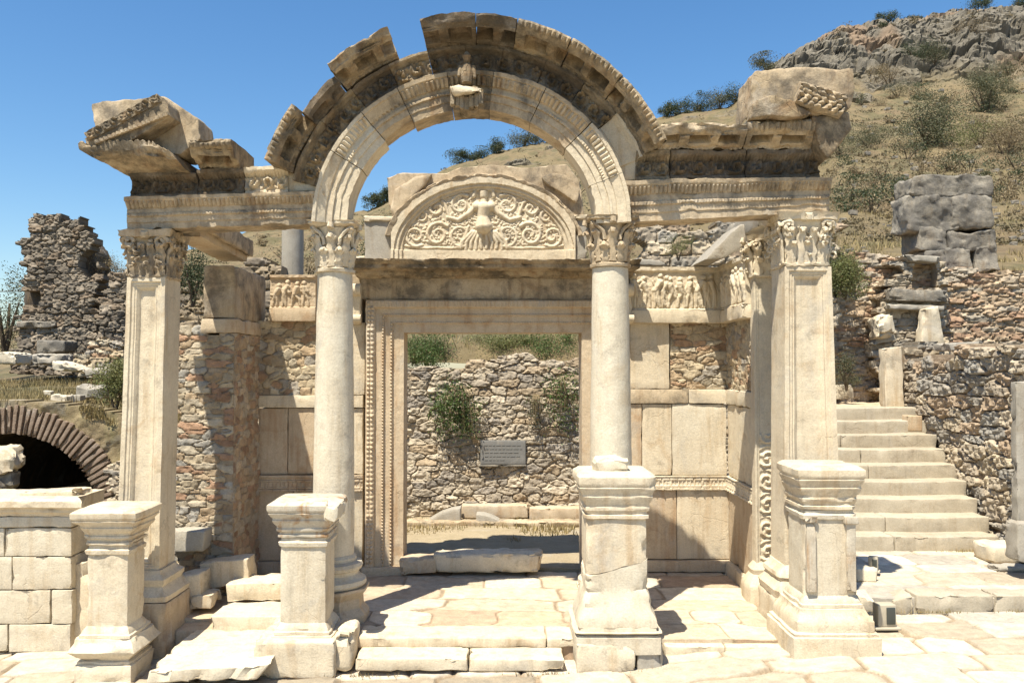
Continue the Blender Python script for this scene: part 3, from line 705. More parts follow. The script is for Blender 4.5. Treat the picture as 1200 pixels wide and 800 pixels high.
def pcapital(x0, x1, y0, y1, z0, z1, parent, mat='marble', seed=0, eroded=0.):
    """square Corinthian capital of a pier"""
    b = MB(); h = z1-z0
    b.addm(sqlathe(x0, x1, y0, y1, [(-.01, z0), (.03, z0+.005), (.035, z0+.03), (0, z0+.045), (.0, z0+h*.5), (.05, z0+h*.84), (.1, z0+h*.86), (.105, z1-.05), (.12, z1-.003)], seg=.04, amp=.008, chip=.05, seed=seed))
    cx, cy = (x0+x1)/2, (y0+y1)/2
    for (fx, fy, wd, ang) in ((0, -1, x1-x0, -PI/2), (1, 0, y1-y0, 0), (-1, 0, y1-y0, PI), (0, 1, x1-x0, PI/2)):
        nl = 3 if wd > .4 else 2
        half = (y1-y0)/2 if fy else (x1-x0)/2
        tx, ty = (-math.sin(ang), math.cos(ang))
        for row, (hh, ww, nn, fl) in enumerate(((.42, .09, nl, .06), (.68, .085, nl+1, .07))):
            for k in range(nn):
                o_ = (k-(nn-1)/2)*wd/nn*(1.0 if row == 0 else 1.05)
                n = 12; t = np.linspace(0, 1, n); rr = half+.012*row+fl*.3*t+fl*sstep(.55, 1, t); zz = z0+.03+h*hh*np.where(t < .85, t/.85, 1-(t-.85)*.9)
                P = np.stack([cx+tx*o_+math.cos(ang)*rr, cy+ty*o_+math.sin(ang)*rr, zz], -1)
                b.addm(tube(P, ww*.82*(.8+.2*np.sin(t*PI))*(1-.5*sstep(.7, 1, t))*(1-.35*np.abs(np.sin(t*PI*3.5))), .016+.008*np.sin(t*PI), side=(tx, ty, 0), n=8))
        for s in (-1, 1):
            t = np.linspace(0, 2.6*PI, 22); rr = .075*(1-t/11); oo = s*(wd/2-.02)
            P = np.stack([cx+tx*(oo+s*rr*np.cos(t))+math.cos(ang)*(half+.07), cy+ty*(oo+s*rr*np.cos(t))+math.sin(ang)*(half+.07), z0+h*.74+rr*np.sin(t)], -1); b.addm(tube(P, .024, n=6))
        b.addm(rock((cx+math.cos(ang)*(half+.09), cy+math.sin(ang)*(half+.09), z0+h*.90), (.09, .08, .08), seed+3))
    rr_ = np.random.default_rng(seed)
    for k in range(46):
        f = k % 4; ang = (-PI/2, 0, PI, PI/2)[f]; half = (y1-y0)/2 if f in (0, 3) else (x1-x0)/2; wd = (x1-x0) if f in (0, 3) else (y1-y0); tx, ty = -math.sin(ang), math.cos(ang)
        u0 = rr_.uniform(-.5, .5)*wd; z_ = z0+h*rr_.uniform(.12, .86); R_ = rr_.uniform(.02, .04); a0 = rr_.uniform(0, 6.3); t = a0+np.linspace(0, 4.2, 9)
        b.addm(tube(np.stack([cx+tx*(u0+R_*np.cos(t))+math.cos(ang)*(half+.05+.05*np.sin(t*.5)), cy+ty*(u0+R_*np.cos(t))+math.sin(ang)*(half+.05+.05*np.sin(t*.5)), z_+R_*np.sin(t)], -1), .013, n=5))
    o = b.build('capital', M[mat], parent)
    me = o.data; co = np.zeros(len(me.vertices)*3); me.vertices.foreach_get('co', co); co = rough(co.reshape(-1, 3), .010+eroded*.5, 26, seed, 3); me.vertices.foreach_set('co', co.ravel()); me.update()
    return o

# ---- columns
FL = .23
def column(cx, cy, r0, r1, zs, zc, zt, hw, seed, mat, cut=None):
    n = 14; pr = [(r0+.03, zs), (r0+.03, zs+.04), (r0+.005, zs+.07)]+[(r0+(r1-r0)*(t**1.6), zs+.07+(zc-zs-.1)*t) for t in np.linspace(0, 1, n)]
    V, Q = lathe(cx, cy, pr, 48, .004, seed)
    col = MB().add(V, Q).build('column', M[mat], temple)
    capital(cx, cy, zc, zt, r1, hw, col, 'marble' if seed == 1 else 'ledge', seed)
    b = MB(); R = r0+.1
    b.addm(lathe(cx, cy, [(R-.06, zs-.30), (R+.02, zs-.295), (R+.045, zs-.26), (R+.04, zs-.215), (R-.01, zs-.19), (R-.045, zs-.15), (R-.04, zs-.11), (R-.005, zs-.09), (R+.005, zs-.055), (R-.01, zs-.02), (r0+.035, zs-.001)], 48, .006, seed))
    b.build('base', M[mat], col)
    z1 = zs-.301; b = MB()
    V, Q = lathe(cx, cy, [(.41, FL-.02), (.42, FL+.1), (.40, FL+.13), (.36, FL+.17), (.36, z1-.14), (.38, z1-.1), (.42, z1-.05), (.42, z1-.002)], 8, .0, seed)
    V, Q = lathe(cx, cy, [(.41, FL-.02), (.42, FL+.1), (.39, FL+.14), (.35, FL+.18), (.35, z1-.12), (.40, z1-.05), (.42, z1-.03), (.42, z1)], 48, .008, seed, fn=lambda T, Z: 1/np.cos(((T+PI/8) % (PI/4))-PI/8)*.95)
    b.add(V, Q).build('pedestal', M['warm' if seed == 1 else 'marble'], col)
    return col
Yc = 10.14
c2 = column(ax(392, Yc), Yc, .243, .205, az(655, Yc), az(318, Yc), az(263, Yc)+.01, .25, 1, 'white')
c3 = column(ax(715.5, Yc), Yc, .250, .212, az(655, Yc), az(312, Yc), az(257, Yc)+.01, .26, 2, 'white')

# ---- piers
def frame_hf(w, h, m0=.05, d=.10):
    def f(u, v):
        q = np.minimum(np.minimum(u, w-u), np.minimum(v+.02, h-v))
        r = -.018*sstep(.055, .06, q)-.022*sstep(.085, .095, q)+.016*bumps(q, .03)*(q > .095)*(q < .125)-.03*sstep(.125, .15, q)
        return r+.004*fbm(P3(u*5, v*5), 3, 8)
    return f
def pier(xt0, xt1, xb0, xb1, y0, dep, zb, zt, name='pier', mat='marble', parent=temple, seed=0, side=1):
    w = xt1-xt0; h = zt-zb
    def pre(u, v):
        t = v/h; x0 = xb0+(xt0-xb0)*t; x1 = xb1+(xt1-xb1)*t
        return x0+(x1-x0)*u/w, v
    m = panel((0, y0, zb), (1, 0, 0), (0, 0, 1), (0, -1, 0), w, h, .012, frame_hf(w, h), None, dep, pre=pre)
    V = rough(m[0], .004, 3, seed)
    p = MB().add(V, m[1]).build(name, M[mat], parent)
    return p
YP = 9.95
p1 = pier(ax(147.5, YP), ax(192.5, YP), ax(139, YP), ax(189, YP), YP, .47, az(668, YP), az(325, YP), seed=3)
pcapital(ax(149, YP), ax(191, YP), YP+.02, YP+.46, az(326, YP), az(270, YP)+.0, p1, 'ledge', 3, .012)
x0, x1 = ax(139, YP), ax(189, YP); zq = az(668, YP)
V, Q = sqlathe(x0, x1, YP, YP+.47, [(.10, zq-.34), (.15, zq-.33), (.16, zq-.27), (.11, zq-.22), (.08, zq-.17), (.10, zq-.13), (.10, zq-.09), (.05, zq-.05), (.03, zq)], seed=5); MB().add(V, Q).build('base', M['marble'], p1)
zr = az(752, YP)
V, Q = sqlathe(x0, x1, YP, YP+.47, [(.16, zr-.2), (.18, zr), (.17, zq-.36), (.16, zq-.342)], seed=6, amp=.012, chip=.06); MB().add(V, Q).build('plinth', M['warm'], p1)

p4 = pier(ax(921, YP), ax(975.5, YP), ax(917, YP), ax(984, YP), YP, .5, az(662, YP), az(312, YP), seed=4)
pcapital(ax(922, YP), ax(972, YP), YP+.02, YP+.48, az(312, YP), az(249, YP), p4, 'marble', 4, .01)
x0, x1 = ax(916, YP), ax(984, YP); zq = az(662, YP)
V, Q = sqlathe(x0, x1, YP, YP+.5, [(.08, zq-.36), (.12, zq-.35), (.13, zq-.27), (.08, zq-.22), (.06, zq-.17), (.08, zq-.13), (.07, zq-.09), (.03, zq-.05), (.01, zq)], seed=7); MB().add(V, Q).build('base', M['marble'], p4)
V, Q = sqlathe(x0, x1, YP, YP+.5, [(.12, .05), (.14, .2), (.13, zq-.38), (.12, zq-.362)], seed=8, amp=.01, chip=.05); MB().add(V, Q).build('plinth', M['marble'], p4)

# ---- door wall
YW = 12.48
def wx(px): return ax(px, YW)
def wz(py): return az(py, YW)
wall = None
def wpart(name, x0, x1, yt, yb, proj=0., dep=.45, mat='marble', seed=0, r=.008, amp=.005, chip=.015, parent=None, smooth=True):
    V, Q = rbox(wx(x0), wx(x1), YW-proj, YW-proj+dep, wz(yb), wz(yt), r=r, amp=amp, chip=chip, seed=seed, seg=.09)
    return MB().add(V, Q).build(name, M[mat], temple if parent is None else parent)
G = .6
def slabs(lst, mat='marble', proj=0.):
    for i, (x0, x1, yt, yb, mt, pj) in enumerate(lst):
        wpart('wall_slab', x0+G/2, x1-G/2, yt+G/2, yb-G/2, proj+pj, .40, mt, seed=100+int(x0)+i)
# left part of the wall
slabs([(303, 338, 478, 556, 'warm', 0), (338, 372, 478, 556, 'warm', .004), (372, 426, 478, 556, 'marble', .002),
       (303, 345, 575, 657, 'warm', 0), (345, 372, 575, 657, 'marble', .004), (372, 426, 575, 657, 'white', 0),
       (372, 428, 385, 463, 'marble', 0)])
wpart('wall_ledge', 303, 426, 463, 477.5, .035, .44, 'marble', 1)
wpart('wall_base', 303, 426, 657.5, 672, .06, .46, 'warm', 2)
# right part
slabs([(738, 752, 473, 557, 'warm', .003), (752, 787, 473, 557, 'marble', 0), (787, 851, 473, 557, 'white', .012),
       (738, 792, 573.5, 655, 'warm', 0), (792, 860, 573.5, 655, 'marble', .008), (738, 784.5, 368, 455.5, 'marble', .02)])
wpart('wall_ledge', 738, 806, 456, 472.5, .03, .44, 'ledge', 3); wpart('wall_ledge', 806.6, 856, 456, 472.5, .035, .44, 'marble', 4)
wpart('wall_base', 738, 862, 655.5, 669, .06, .46, 'warm', 5)
# carved meander bands
def keyb(u, v):
    p = .115; x = (u % p)/p; h = wz(557)-wz(573); y = v/h
    g = ((np.abs(y-.25) < .07) & (x > .1)) | ((np.abs(y-.75) < .07) & (x < .9)) | ((np.abs(x-.12) < .06) & (y < .8)) | ((np.abs(x-.55) < .06) & (y > .25) & (y < .6))
    return .014*g*1.+.02*((y < .10) | (y > .92))+.006*fbm(P3(u*20, v*20), 3, 1)
def wallpanel(name, x0, x1, yt, yb, proj, hf, res, mat, parent=None, thick=.3, am=.003):
    m = panel((wx(x0), YW-proj, wz(yb)), (1, 0, 0), (0, 0, 1), (0, -1, 0), wx(x1)-wx(x0), wz(yt)-wz(yb), res, hf, None, thick)
    return MB().add(rough(m[0], am, 8, 2), m[1]).build(name, M[mat], temple if parent is None else parent)
wallpanel('carved_band', 738, 860, 557.3, 573.2, .03, keyb, .009, 'marble')
wallpanel('carved_band', 303, 426, 556.3, 574.7, .03, keyb, .009, 'warm')
# rubble infill
m = pxrubble(303, 371.5, 376, 463, YW+.02, res=.016, cw=.2, ch=.11, depth=.05, pals=WARM, seed=3, thick=.38); MB().addm(m).build('rubble_infill', M['rub'], temple)
m = pxrubble(785, 858, 366, 455.5, YW+.02, res=.014, cw=.2, ch=.09, depth=.055, pals=WARM, seed=4, thick=.38); MB().addm(m).build('rubble_infill', M['rub'], temple)
# ---- carved figure friezes
def figures(L, h, seed, n=None, sp=.17):
    r = np.random.default_rng(seed); segs = []; x = .1
    while x < L-.08:
        k = r.random(); s = h*.92; b = h*.06
        if k < .93:
            s = h*.92*r.uniform(.84, 1.02); lean = r.uniform(-.08, .08); hx = x+lean; w = r.uniform(.030, .042)
            segs += [(x-.02, b+s*.48, hx, b+s*.74, w*.95, w*1.2), (hx, b+s*.9, hx+.004, b+s*.92, .036, .034)]
            f1 = r.uniform(.01, .07); f2 = r.uniform(.0, .05)
            segs += [(x-.02, b+s*.48, x-f1, b+s*.25, w*.8, w*.6), (x-f1, b+s*.25, x-f1*1.2, b, w*.6, .018), (x-.01, b+s*.48, x+f2, b+s*.25, w*.8, w*.6), (x+f2, b+s*.25, x+f2*1.3, b, w*.6, .018)]
            a1 = r.uniform(-.1, .1); segs += [(hx-.03, b+s*.72, hx-.07, b+s*(.55+a1), .022, .016), (hx-.07, b+s*(.55+a1), hx-.11, b+s*(.68+a1*2), .016, .014), (hx+.03, b+s*.72, hx+.075, b+s*.56, .022, .017), (hx+.075, b+s*.56, hx+.1, b+s*(.4+a1), .017, .014)]
            if r.random() < .3: segs += poly2segs([(hx+.03, b+s*.7), (hx+.12, b+s*.8), (hx+.15, b+s*.6)], .02, .03)
            if r.random() < .5: segs += poly2segs([(hx-.04, b+s*.5), (hx-.06, b+s*.25), (hx-.03, b+s*.05)], .03, .02)
            x += r.uniform(.62, .95)*sp
        elif x < L-.35:   # horse-like animal
            segs += [(x, b+s*.5, x+.18, b+s*.5, .055, .06), (x, b+s*.52, x-.06, b+s*.75, .035, .03), (x-.06, b+s*.78, x-.11, b+s*.70, .026, .018)]
            for q in (0, .03, .15, .19): segs += [(x+q, b+s*.4, x+q-.02, b, .022, .013)]
            segs += [(x+.09, b+s*.6, x+.09, b+s*.85, .03, .03), (x+.09, b+s*.93, x+.09, b+s*.94, .03, .028)]
            x += .36
        else: x += .05
    return segs
def figfrieze(L, h, seed):
    sg = figures(L, h*.84, seed)
    def f(u, v):
        return strokes(u, v-h*.03, sg)*1.25+.035*sstep(.88*h, .92*h, v)+.03*sstep(.045*h, .02*h, v)+.008*fbm(P3(u*25, v*25), 3, 5)
    return f
def fr(x0, x1, yt, ym, yb, seed, mat='marble'):
    L = wx(x1)-wx(x0); h = wz(yt)-wz(ym)
    o = wallpanel('figure_frieze', x0, x1, yt, ym, .10, figfrieze(L, h, seed), .009, mat)
    V, Q = rbox(wx(x0)-.01, wx(x1)+.01, YW-.15, YW+.3, wz(yb), wz(ym)-.002, r=.008, amp=.004, chip=.015, seed=seed); MB().add(V, Q).build('fascia', M[mat], o)
fr(318, 371, 323, 362, 377, 31, 'warm'); fr(738, 852, 314, 364, 379, 12)
# ---- door frame
YD = YW-.10
def dfr(name, X0, X1, Z0, Z1, cols, Yf, mat, seed):
    pass
def jamb(px0, px1, ybot, mirror=False, seed=0):
    x0, x1 = wx(px0), wx(px1); w = x1-x0; z0 = wz(ybot); z1 = wz(352); 
    def hf(u, v):
        q = u if not mirror else w-u
        q = q/w*.58
        r = .07*sstep(.0, .01, q)+.045*(sstep(.02, .03, q)*sstep(.14, .13, q))*(.1+.9*bumps(v, .065)*np.abs(np.sin(PI*(q-.025)/.055)))*(.7+.5*fbm(P3(u*9, v*9), 2, 3))-.04*sstep(.14, .15, q)
        r = r-.02*sstep(.28, .285, q)+.03*((q > .255) & (q < .283))*bumps(v, .045)+.028*((q > .38) & (q < .408))*bumps(v, .05)-.02*sstep(.41, .415, q)
        return r+.003*fbm(P3(u*8, v*4), 3, 4)
    # lintel mitre: the bands turn over the opening
    m = panel((x0, YD, z0), (1, 0, 0), (0, 0, 1), (0, -1, 0), w, z1-z0, .0085, hf, lambda u, v: (v < (z1-z0)-(u if not mirror else w-u)*((wz(352)-wz(390))/w)-.0) , .5)
    return MB().add(rough(m[0], .003, 6, seed), m[1]).build('jamb', M['warm'], door)
# lintel first: part that carries the jambs
xl, xr = wx(430), wx(727); zt, zb = wz(352), wz(390)
def lint_hf(u, v):
    hh = zt-zb; q = (hh-v)/hh*.58
    r = .07*sstep(.0, .01, q)+.02*(sstep(.02, .03, q)*sstep(.14, .13, q))*(.4+.6*bumps(u, .055))-.03*sstep(.14, .15, q)
    r = r-.02*sstep(.28, .285, q)+.018*((q > .25) & (q < .283))*bumps(u, .03)+.016*((q > .385) & (q < .42))*bumps(u, .035)-.02*sstep(.42, .425, q)
    return r+.003*fbm(P3(u*4, v*8), 3, 4)
w_ = xr-xl; mj = wx(474)-wx(430); mj2 = wx(727)-wx(681); hh_ = zt-zb
m = panel((xl, YD-.001, zb), (1, 0, 0), (0, 0, 1), (0, -1, 0), w_, hh_, .0085, lint_hf, lambda u, v: ((hh_-v) <= u*hh_/mj+.004) & ((hh_-v) <= (w_-u)*hh_/mj2+.004), .5)
door = MB().add(rough(m[0], .003, 6, 9), m[1]).build('door_frame', M['warm'], temple)
jamb(430, 474, 668, False, 1); jamb(681, 727, 668, True, 2)
for (a, b_) in ((427, 475), (680, 730)):
    V, Q = rbox(wx(a), wx(b_), YD-.10, YD+.4, FL-.02, wz(661), r=.012, amp=.006, chip=.03, seed=a); MB().add(V, Q).build('jamb_plinth', M['warm'], door)
# frieze of the door + hood cornice
V, Q = rbox(wx(424), wx(733), YD-.0, YD+.5, wz(352)+.003, wz(326), r=.01, amp=.006, chip=.02, seed=31); dfz = MB().add(V, Q).build('door_frieze', M['ledge'], door)
HP = [(-.5, 0), (.02, 0), (.05, .02), (.07, .04), (.12, .05), (.14, .08), (.36, .11), (.38, .12), (.38, .17), (.42, .20), (.44, .235), (.40, .24), (-.5, .24)]
def hd(S, E, T, A, B): return np.where(E == 3, .02*bumps(S, .04), np.where(E == 5, -.01*bumps(S, .09), .0))+.0
XL, XR = wx(420), wx(737)
m = loft(0, XR-XL, .018, HP, lambda s, a, b: np.stack([XL+s-np.clip(a, 0, 1)*.25*(1-2*s/(XR-XL)), YD-a, wz(327.5)+b+.02*fbm(P3(s*2, s*0), 3, 4)*(b > .2)], -1), hd, dp=.02, amp=.01, chip=.05, seed=33)
MB().addm(m).build('door_cornice', M['weath'], door)
for pxa in (413, 728):   # scroll brackets either side of the lintel
    b = MB(); xa = wx(pxa); b.addm(rbox(xa, xa+.15, YD-.08, YD+.1, wz(380), wz(335), r=.03, amp=.01, chip=.03, seed=pxa))
    for zz, rr in ((wz(341), .09), (wz(374), .06)):
        b.addm(tube([(xa-.005, YD-.10, zz), (xa+.155, YD-.10, zz)], rr, n=14))
    b.build('scroll_bracket', M['marble'], door)
V, Q = rbox(wx(405), wx(428), YW-.03, YW+.3, wz(463)+.004, wz(378), r=.01, seed=3); MB().add(V, Q).build('wall_slab', M['marble'], temple)
# upper strips of wall beside the door (behind frieze bands)
for a, b_ in ((371, 424), ):
    V, Q = rbox(wx(a), wx(b_), YW, YW+.35, wz(384.5), wz(322), r=.01, seed=a); MB().add(V, Q).build('wall_slab', M['ledge'], temple)
# ---- tympanum
YT = 12.42
out = [(453, 208), (470, 201.5), (490, 202), (524, 202), (536, 196.5), (575, 192.5), (618, 196), (664, 192), (680, 212), (686, 262), (676, 304), (461, 305.5), (463, 262), (455, 240)]
V, Q = fragment(out, YT, YT+.42, .03, .012, 12, scale=3.5); ty = MB().add(V, Q).build('tympanum', M['ledge'], temple)
tx0, tz0 = at(459, 305.2, YT); tx1 = ax(674, YT); tz1 = az(207, YT); TW = tx1-tx0; TH = tz1-tz0
tcx = ax(567, YT)-tx0; kpx = 1000/YT
def T2(px, py): X, Z = at(px, py, YT); return (X-tx0, Z-tz0)
RX, RZ = 103/kpx, 79/kpx; zs_ = T2(567, 296)[1]
segs = []
def addp(P, r0, r1=None): segs.extend(poly2segs([T2(*p) for p in P], r0, r1))
addp([(567, 225), (567, 230)], .064, .058); addp([(560, 221), (567, 217), (574, 221)], .03, .03); addp([(567, 232), (567, 240)], .04, .06); addp([(558, 242), (576, 242)], .065, .065); addp([(567, 244), (566, 254)], .10, .08); addp([(566, 254), (567, 265)], .08, .125)
for s in (-1, 1):
    addp([(567+s*8, 239), (567+s*17, 250), (567+s*30, 258), (567+s*42, 255)], .046, .03); addp([(567+s*3, 243), (567+s*3.6, 243.5)], .035, .035)
    addp([(567+s*10, 222), (567+s*12, 230)], .03, .03)
    for k in range(5): addp([(567+s*(2+k*3), 272), (567+s*(4+k*5.5), 284), (567+s*(3+k*6.0), 291+(k % 2))], .03, .025)
    def sp(cx, cy, R, a0, t, g, r=.024): segs.extend(spiral(*T2(567+s*(cx), cy), R/kpx, a0 if s > 0 else PI-a0, t, g*s, 20, r))
    sp(27, 240, 13, 2.2, 1.3, -1); sp(27, 276, 14, -2., 1.4, 1); sp(54, 275, 15, 2.4, 1.5, -1, .027); sp(80, 277, 13, -2.2, 1.4, 1, .025)
    sp(55, 244, 11, 2.2, 1.3, -1); sp(73, 254, 7, 2., 1.2, 1, .018); sp(38, 228, 6, 2., 1.2, 1, .016)
    addp([(567+s*40, 256), (567+s*46, 238), (567+s*56, 232), (567+s*68, 240), (567+s*84, 258)], .024, .016)
    addp([(567+s*18, 266), (567+s*26, 290), (567+s*42, 291), (567+s*54, 290), (567+s*68, 291), (567+s*92, 288)], .024, .016)
    rr = np.random.default_rng(5)
    for k in range(230):
        a = rr.uniform(.15, PI/2-.1); q = rr.uniform(.35, .93); x_ = 567+s*100*q*math.cos(a); y_ = 292-72*q*math.sin(a); l = rr.uniform(2, 5); b0 = rr.uniform(0, 6.3)
        addp([(x_, y_), (x_+l*math.cos(b0), y_+l*math.sin(b0))], .017, .006)
def ty_hf(u, v):
    x = u-tcx; y = v-zs_; d = np.hypot(x/RX, np.clip(y, 0, None)/RZ)
    inside = d < .92
    h = strokes(u, v, segs)*1.1*inside
    fr_ = .03*sstep(.92, .93, d)+.03*sstep(.965, .975, d)+.025*((d > 1.02))
    pl = .02*(v < T2(567, 293)[1])
    return np.maximum(h, pl)+fr_+.004*fbm(P3(u*10, v*10), 3, 7)
m = panel((tx0, YT-.004, tz0), (1, 0, 0), (0, 0, 1), (0, -1, 0), TW, TH, .0085, ty_hf, lambda u, v: (np.hypot((u-tcx)/RX, np.clip(v-zs_, 0, None)/RZ) < 1.13) , .02)
MB().add(rough(m[0], .003, 9, 2), m[1]).build('carved_relief', M['marble'], ty)
# hood moulding ring of the tympanum
HR = [(-.05, 0), (.03, 0), (.05, .02), (.05, .05), (.09, .07), (.11, .14), (.06, .16), (-.05, .16)]
cz_ = tz0+zs_; cx_ = tx0+tcx
m = loft(.22, PI-.22, .02, HR, lambda s, a, b: np.stack([cx_+(RX*1.045+b*.9)*np.cos(s), YT-a, cz_+(RZ*1.055+b*.7)*np.sin(s)], -1), None, dp=.02, amp=.012, chip=.06, seed=9)
MB().addm(m).build('hood_moulding', M['ledge'], ty)
V, Q = fragment([(457, 246), (462, 222), (486, 206), (506, 204), (498, 216), (478, 236), (464, 256)], YT-.09, YT+.1, .025, .02, 31); MB().add(V, Q).build('broken_moulding', M['ledge'], ty)
V, Q = fragment([(634, 206), (650, 201), (668, 206), (679, 222), (676, 238), (660, 228), (640, 214)], YT-.08, YT+.1, .025, .02, 32); MB().add(V, Q).build('broken_moulding', M['ledge'], ty)
for (f0, hb) in ((.985, .03), (1.03, .03)):
    m = loft(.06, PI-.06, .02, [(-.04, 0), (.045, 0), (.05, .012), (.03, hb), (-.04, hb)], lambda s, a, b: np.stack([cx_+(RX*f0+b)*np.cos(s), YT-a, cz_+(RZ*f0+b*.8)*np.sin(s)], -1), None, dp=.015, amp=.003, chip=.02, seed=19)
    MB().addm(m).build('arch_moulding', M['marble'], ty)
for q in ((427, 256, 462, 310), (673, 254, 688, 308)):
    V, Q = pxblock(rect(*q), YT-.05, .4, r=.02, amp=.008, chip=.04, seed=q[0]); ob = MB().add(V, Q).build('upright_block', M['greym'], temple)
    V, Q = pxblock(rect(q[0]-1.5, q[1]-3, q[2]+1.5, q[1]+3), YT-.09, .45, r=.02, amp=.012, chip=.04, seed=q[0]); MB().add(V, Q).build('cap_moulding', M['marble'], ob)
V, Q = pxblock(rect(413, 300, 428, 312), YT, .4, r=.02, amp=.008, seed=3); MB().add(V, Q).build('wall_block', M['marble'], temple)

# ---- side walls of the porch
XR_ = ax(852, YW)      # right side wall, inner face
YE = 11.15
def sidepanel(name, X, Y0, Y1, z0, z1, hf, res, mat, sgn, thick=.3, colp=None, rub=False, **kw):
    # face looking to -X (sgn=-1, right wall) or +X (left wall)
    if rub:
        m = rubble((X, Y0, z0), (0, 1, 0), (0, 0, 1), (sgn, 0, 0), Y1-Y0, z1-z0, res=res, thick=thick, **kw)
        return MB().addm(m).build(name, M[mat], temple)
    m = panel((X, Y0, z0), (0, 1, 0), (0, 0, 1), (sgn, 0, 0), Y1-Y0, z1-z0, res, hf, None, thick)
    return MB().add(rough(m[0], .004, 6, 2), m[1]).build(name, M[mat], temple)
def side_box(name, x0, x1, y0, y1, z0, z1, mat, seed=0, **kw):
    V, Q = rbox(x0, x1, y0, y1, z0, z1, seed=seed, **kw); return MB().add(V, Q).build(name, M[mat], temple)
XO = XR_+.42
side_box('wall_slab', XR_, XO, YE, YW-.004, wz(557)+.003, wz(473.5), 'marble', 201)
side_box('wall_slab', XR_, XO, YE, YW-.004, wz(655), wz(574), 'warm', 202)
side_box('wall_ledge', XR_-.03, XO, YE-.02, YW-.04, wz(473), wz(456), 'marble', 203)
side_box('wall_base', XR_-.07, XO, YE-.02, YW-.065, FL-.02, wz(655.5), 'marble', 204)
sidepanel('carved_band', XR_-.02, YE, YW-.04, wz(573.5), wz(557.5), keyb, .01, 'marble', -1, .4)
sidepanel('rubble_infill', XR_+.02, YE, YW, wz(455.5), wz(379), None, .016, 'rub', -1, .38, rub=True, cw=.18, ch=.09, depth=.05, pals=WARM, seed=8)
Lf = YW-.10-YE; hf_ = wz(313)-wz(364)
o = sidepanel('figure_frieze', XR_-.10, YE, YW-.105, wz(364), wz(313), figfrieze(Lf, hf_, 14), .01, 'marble', -1, .5)
V, Q = rbox(XR_-.15, XO, YE-.01, YW-.16, wz(379), wz(364.5), r=.01, seed=205); MB().add(V, Q).build('fascia', M['marble'], o)
# anta (end pilaster) of right wall
xa0, xa1 = ax(884, 11.0), ax(913, 11.0)
def anta_hf(w, h):
    def f(u, v):
        q = np.minimum(u, w-u); return -.015*sstep(.03, .04, q)-.015*sstep(.06, .07, q)+(.035*scroll_h(v, u-w*.12, .3, w*.75, 3)*(q > .07)*(v < 1.65) if True else 0)
    return f
wA = xa1-xa0; hA = az(325, 11.0)-az(660, 11.0)
m = panel((xa0, 11.0, az(660, 11.0)), (1, 0, 0), (0, 0, 1), (0, -1, 0), wA, hA, .012, anta_hf(wA, hA), None, .16)
an = MB().add(rough(m[0], .005, 6, 1), m[1]).build('end_pilaster', M['marble'], temple)
pcapital(xa0, xa1, 11.0, 11.16, az(325, 11.0), az(276, 11.0), an, 'marble', 9, .02)
V, Q = sqlathe(xa0, xa1, 11.0, 11.16, [(.12, .1), (.13, .42), (.09, .5), (.05, .56), (.06, .62), (.01, az(659, 11.0))], seed=18); MB().add(V, Q).build('base', M['marble'], an)
# side architraves running back from the outer piers
def depthbeam(x0, x1, y0, y1, zb0, zt0, zb1, zt1, mat, seed, r=.02):
    cs = {(sx, sy, sz): ((x0, x1)[sx], (y0, y1)[sy], ((zb0, zt0), (zb1, zt1))[sy][sz]) for sx in (0, 1) for sy in (0, 1) for sz in (0, 1)}
    V, Q = rbox(0, x1-x0, 0, y1-y0, 0, zt0-zb0, r=r, amp=.01, chip=.04, seed=seed, warp=warp8(cs)); return MB().add(V, Q).build('side_architrave', M[mat], temple)
zA = az(270, YF)
depthbeam(ax(194, 10), ax(150, 10)+1.0-.25 if False else ax(212, 10.0), 10.52, 12.4, zA+.02, zA+.36, zA+.02, zA+.36, 'warm', 61) if False else depthbeam(-4.12, -3.74, 10.52, 12.45, zA+.02, zA+.34, zA-.06, zA+.26, 'warm', 61)
depthbeam(-3.735, -3.66, 10.52, 12.45, zA+.10, zA+.34, zA+.02, zA+.26, 'ledge', 62)
depthbeam(XR_+.02, XR_+.40, 10.9, 12.6, az(266, 11)+.0, az(240, 11), az(266, 11)-.02, az(240, 11)-.05, 'greym', 63)
V, Q = fragment([(826, 303), (868, 262), (892, 262), (880, 285), (846, 303)], 11.6, 12.6, .03, .015, 8); MB().add(V, Q).build('broken_beam', M['greym'], temple)
# left side wall
XLW = ax(303, YW); YL = 11.35
o = side_box('figure_frieze', XLW-.42, XLW, YL, YW+.35, az(390, YL)+.19, az(311, YL), 'ledge', 210, amp=.014, r=.02)
side_box('wall_ledge', XLW-.44, XLW+.03, YL-.03, YW+.33, az(390, YL), az(390, YL)+.187, 'warm', 211, amp=.01)
zt_ = az(390.5, YL)
m = rubble((XLW, YL, FL), (0, 1, 0), (0, 0, 1), (1, 0, 0), YW-YL, zt_-FL, res=.018, cw=.22, ch=.1, depth=.05, pals=RED, seed=21, thick=.2); MB().addm(m).build('rubble_wall', M['rub'], temple)
xw0 = ax(200, YL); wL = XLW-xw0
top = lambda px, py: (ax(px, YL)-xw0, az(py, YL)+.0)
poly = [(0, -1)]+[(ax(a, YL)-xw0, az(b, YL)+.15) for a, b in ((200, 400), (208, 398), (222, 385), (240, 378), (243, 390), (248, 391), (282, 391))]+[(wL+.2, zt_+.3), (wL+.2, -1)]
m = rubble((xw0, YL, -.15), (1, 0, 0), (0, 0, 1), (0, -1, 0), wL, zt_+.35, res=.015, cw=.22, ch=.088, depth=.055, pals=[(.50, .42, .30), (.44, .34, .23), (.54, .47, .36), (.42, .27, .18), (.40, .38, .34), (.50, .44, .34)], mort=(.45, .37, .27), seed=22, thick=.5, poly=poly)
MB().addm(m).build('rubble_wall', M['rub'], temple)
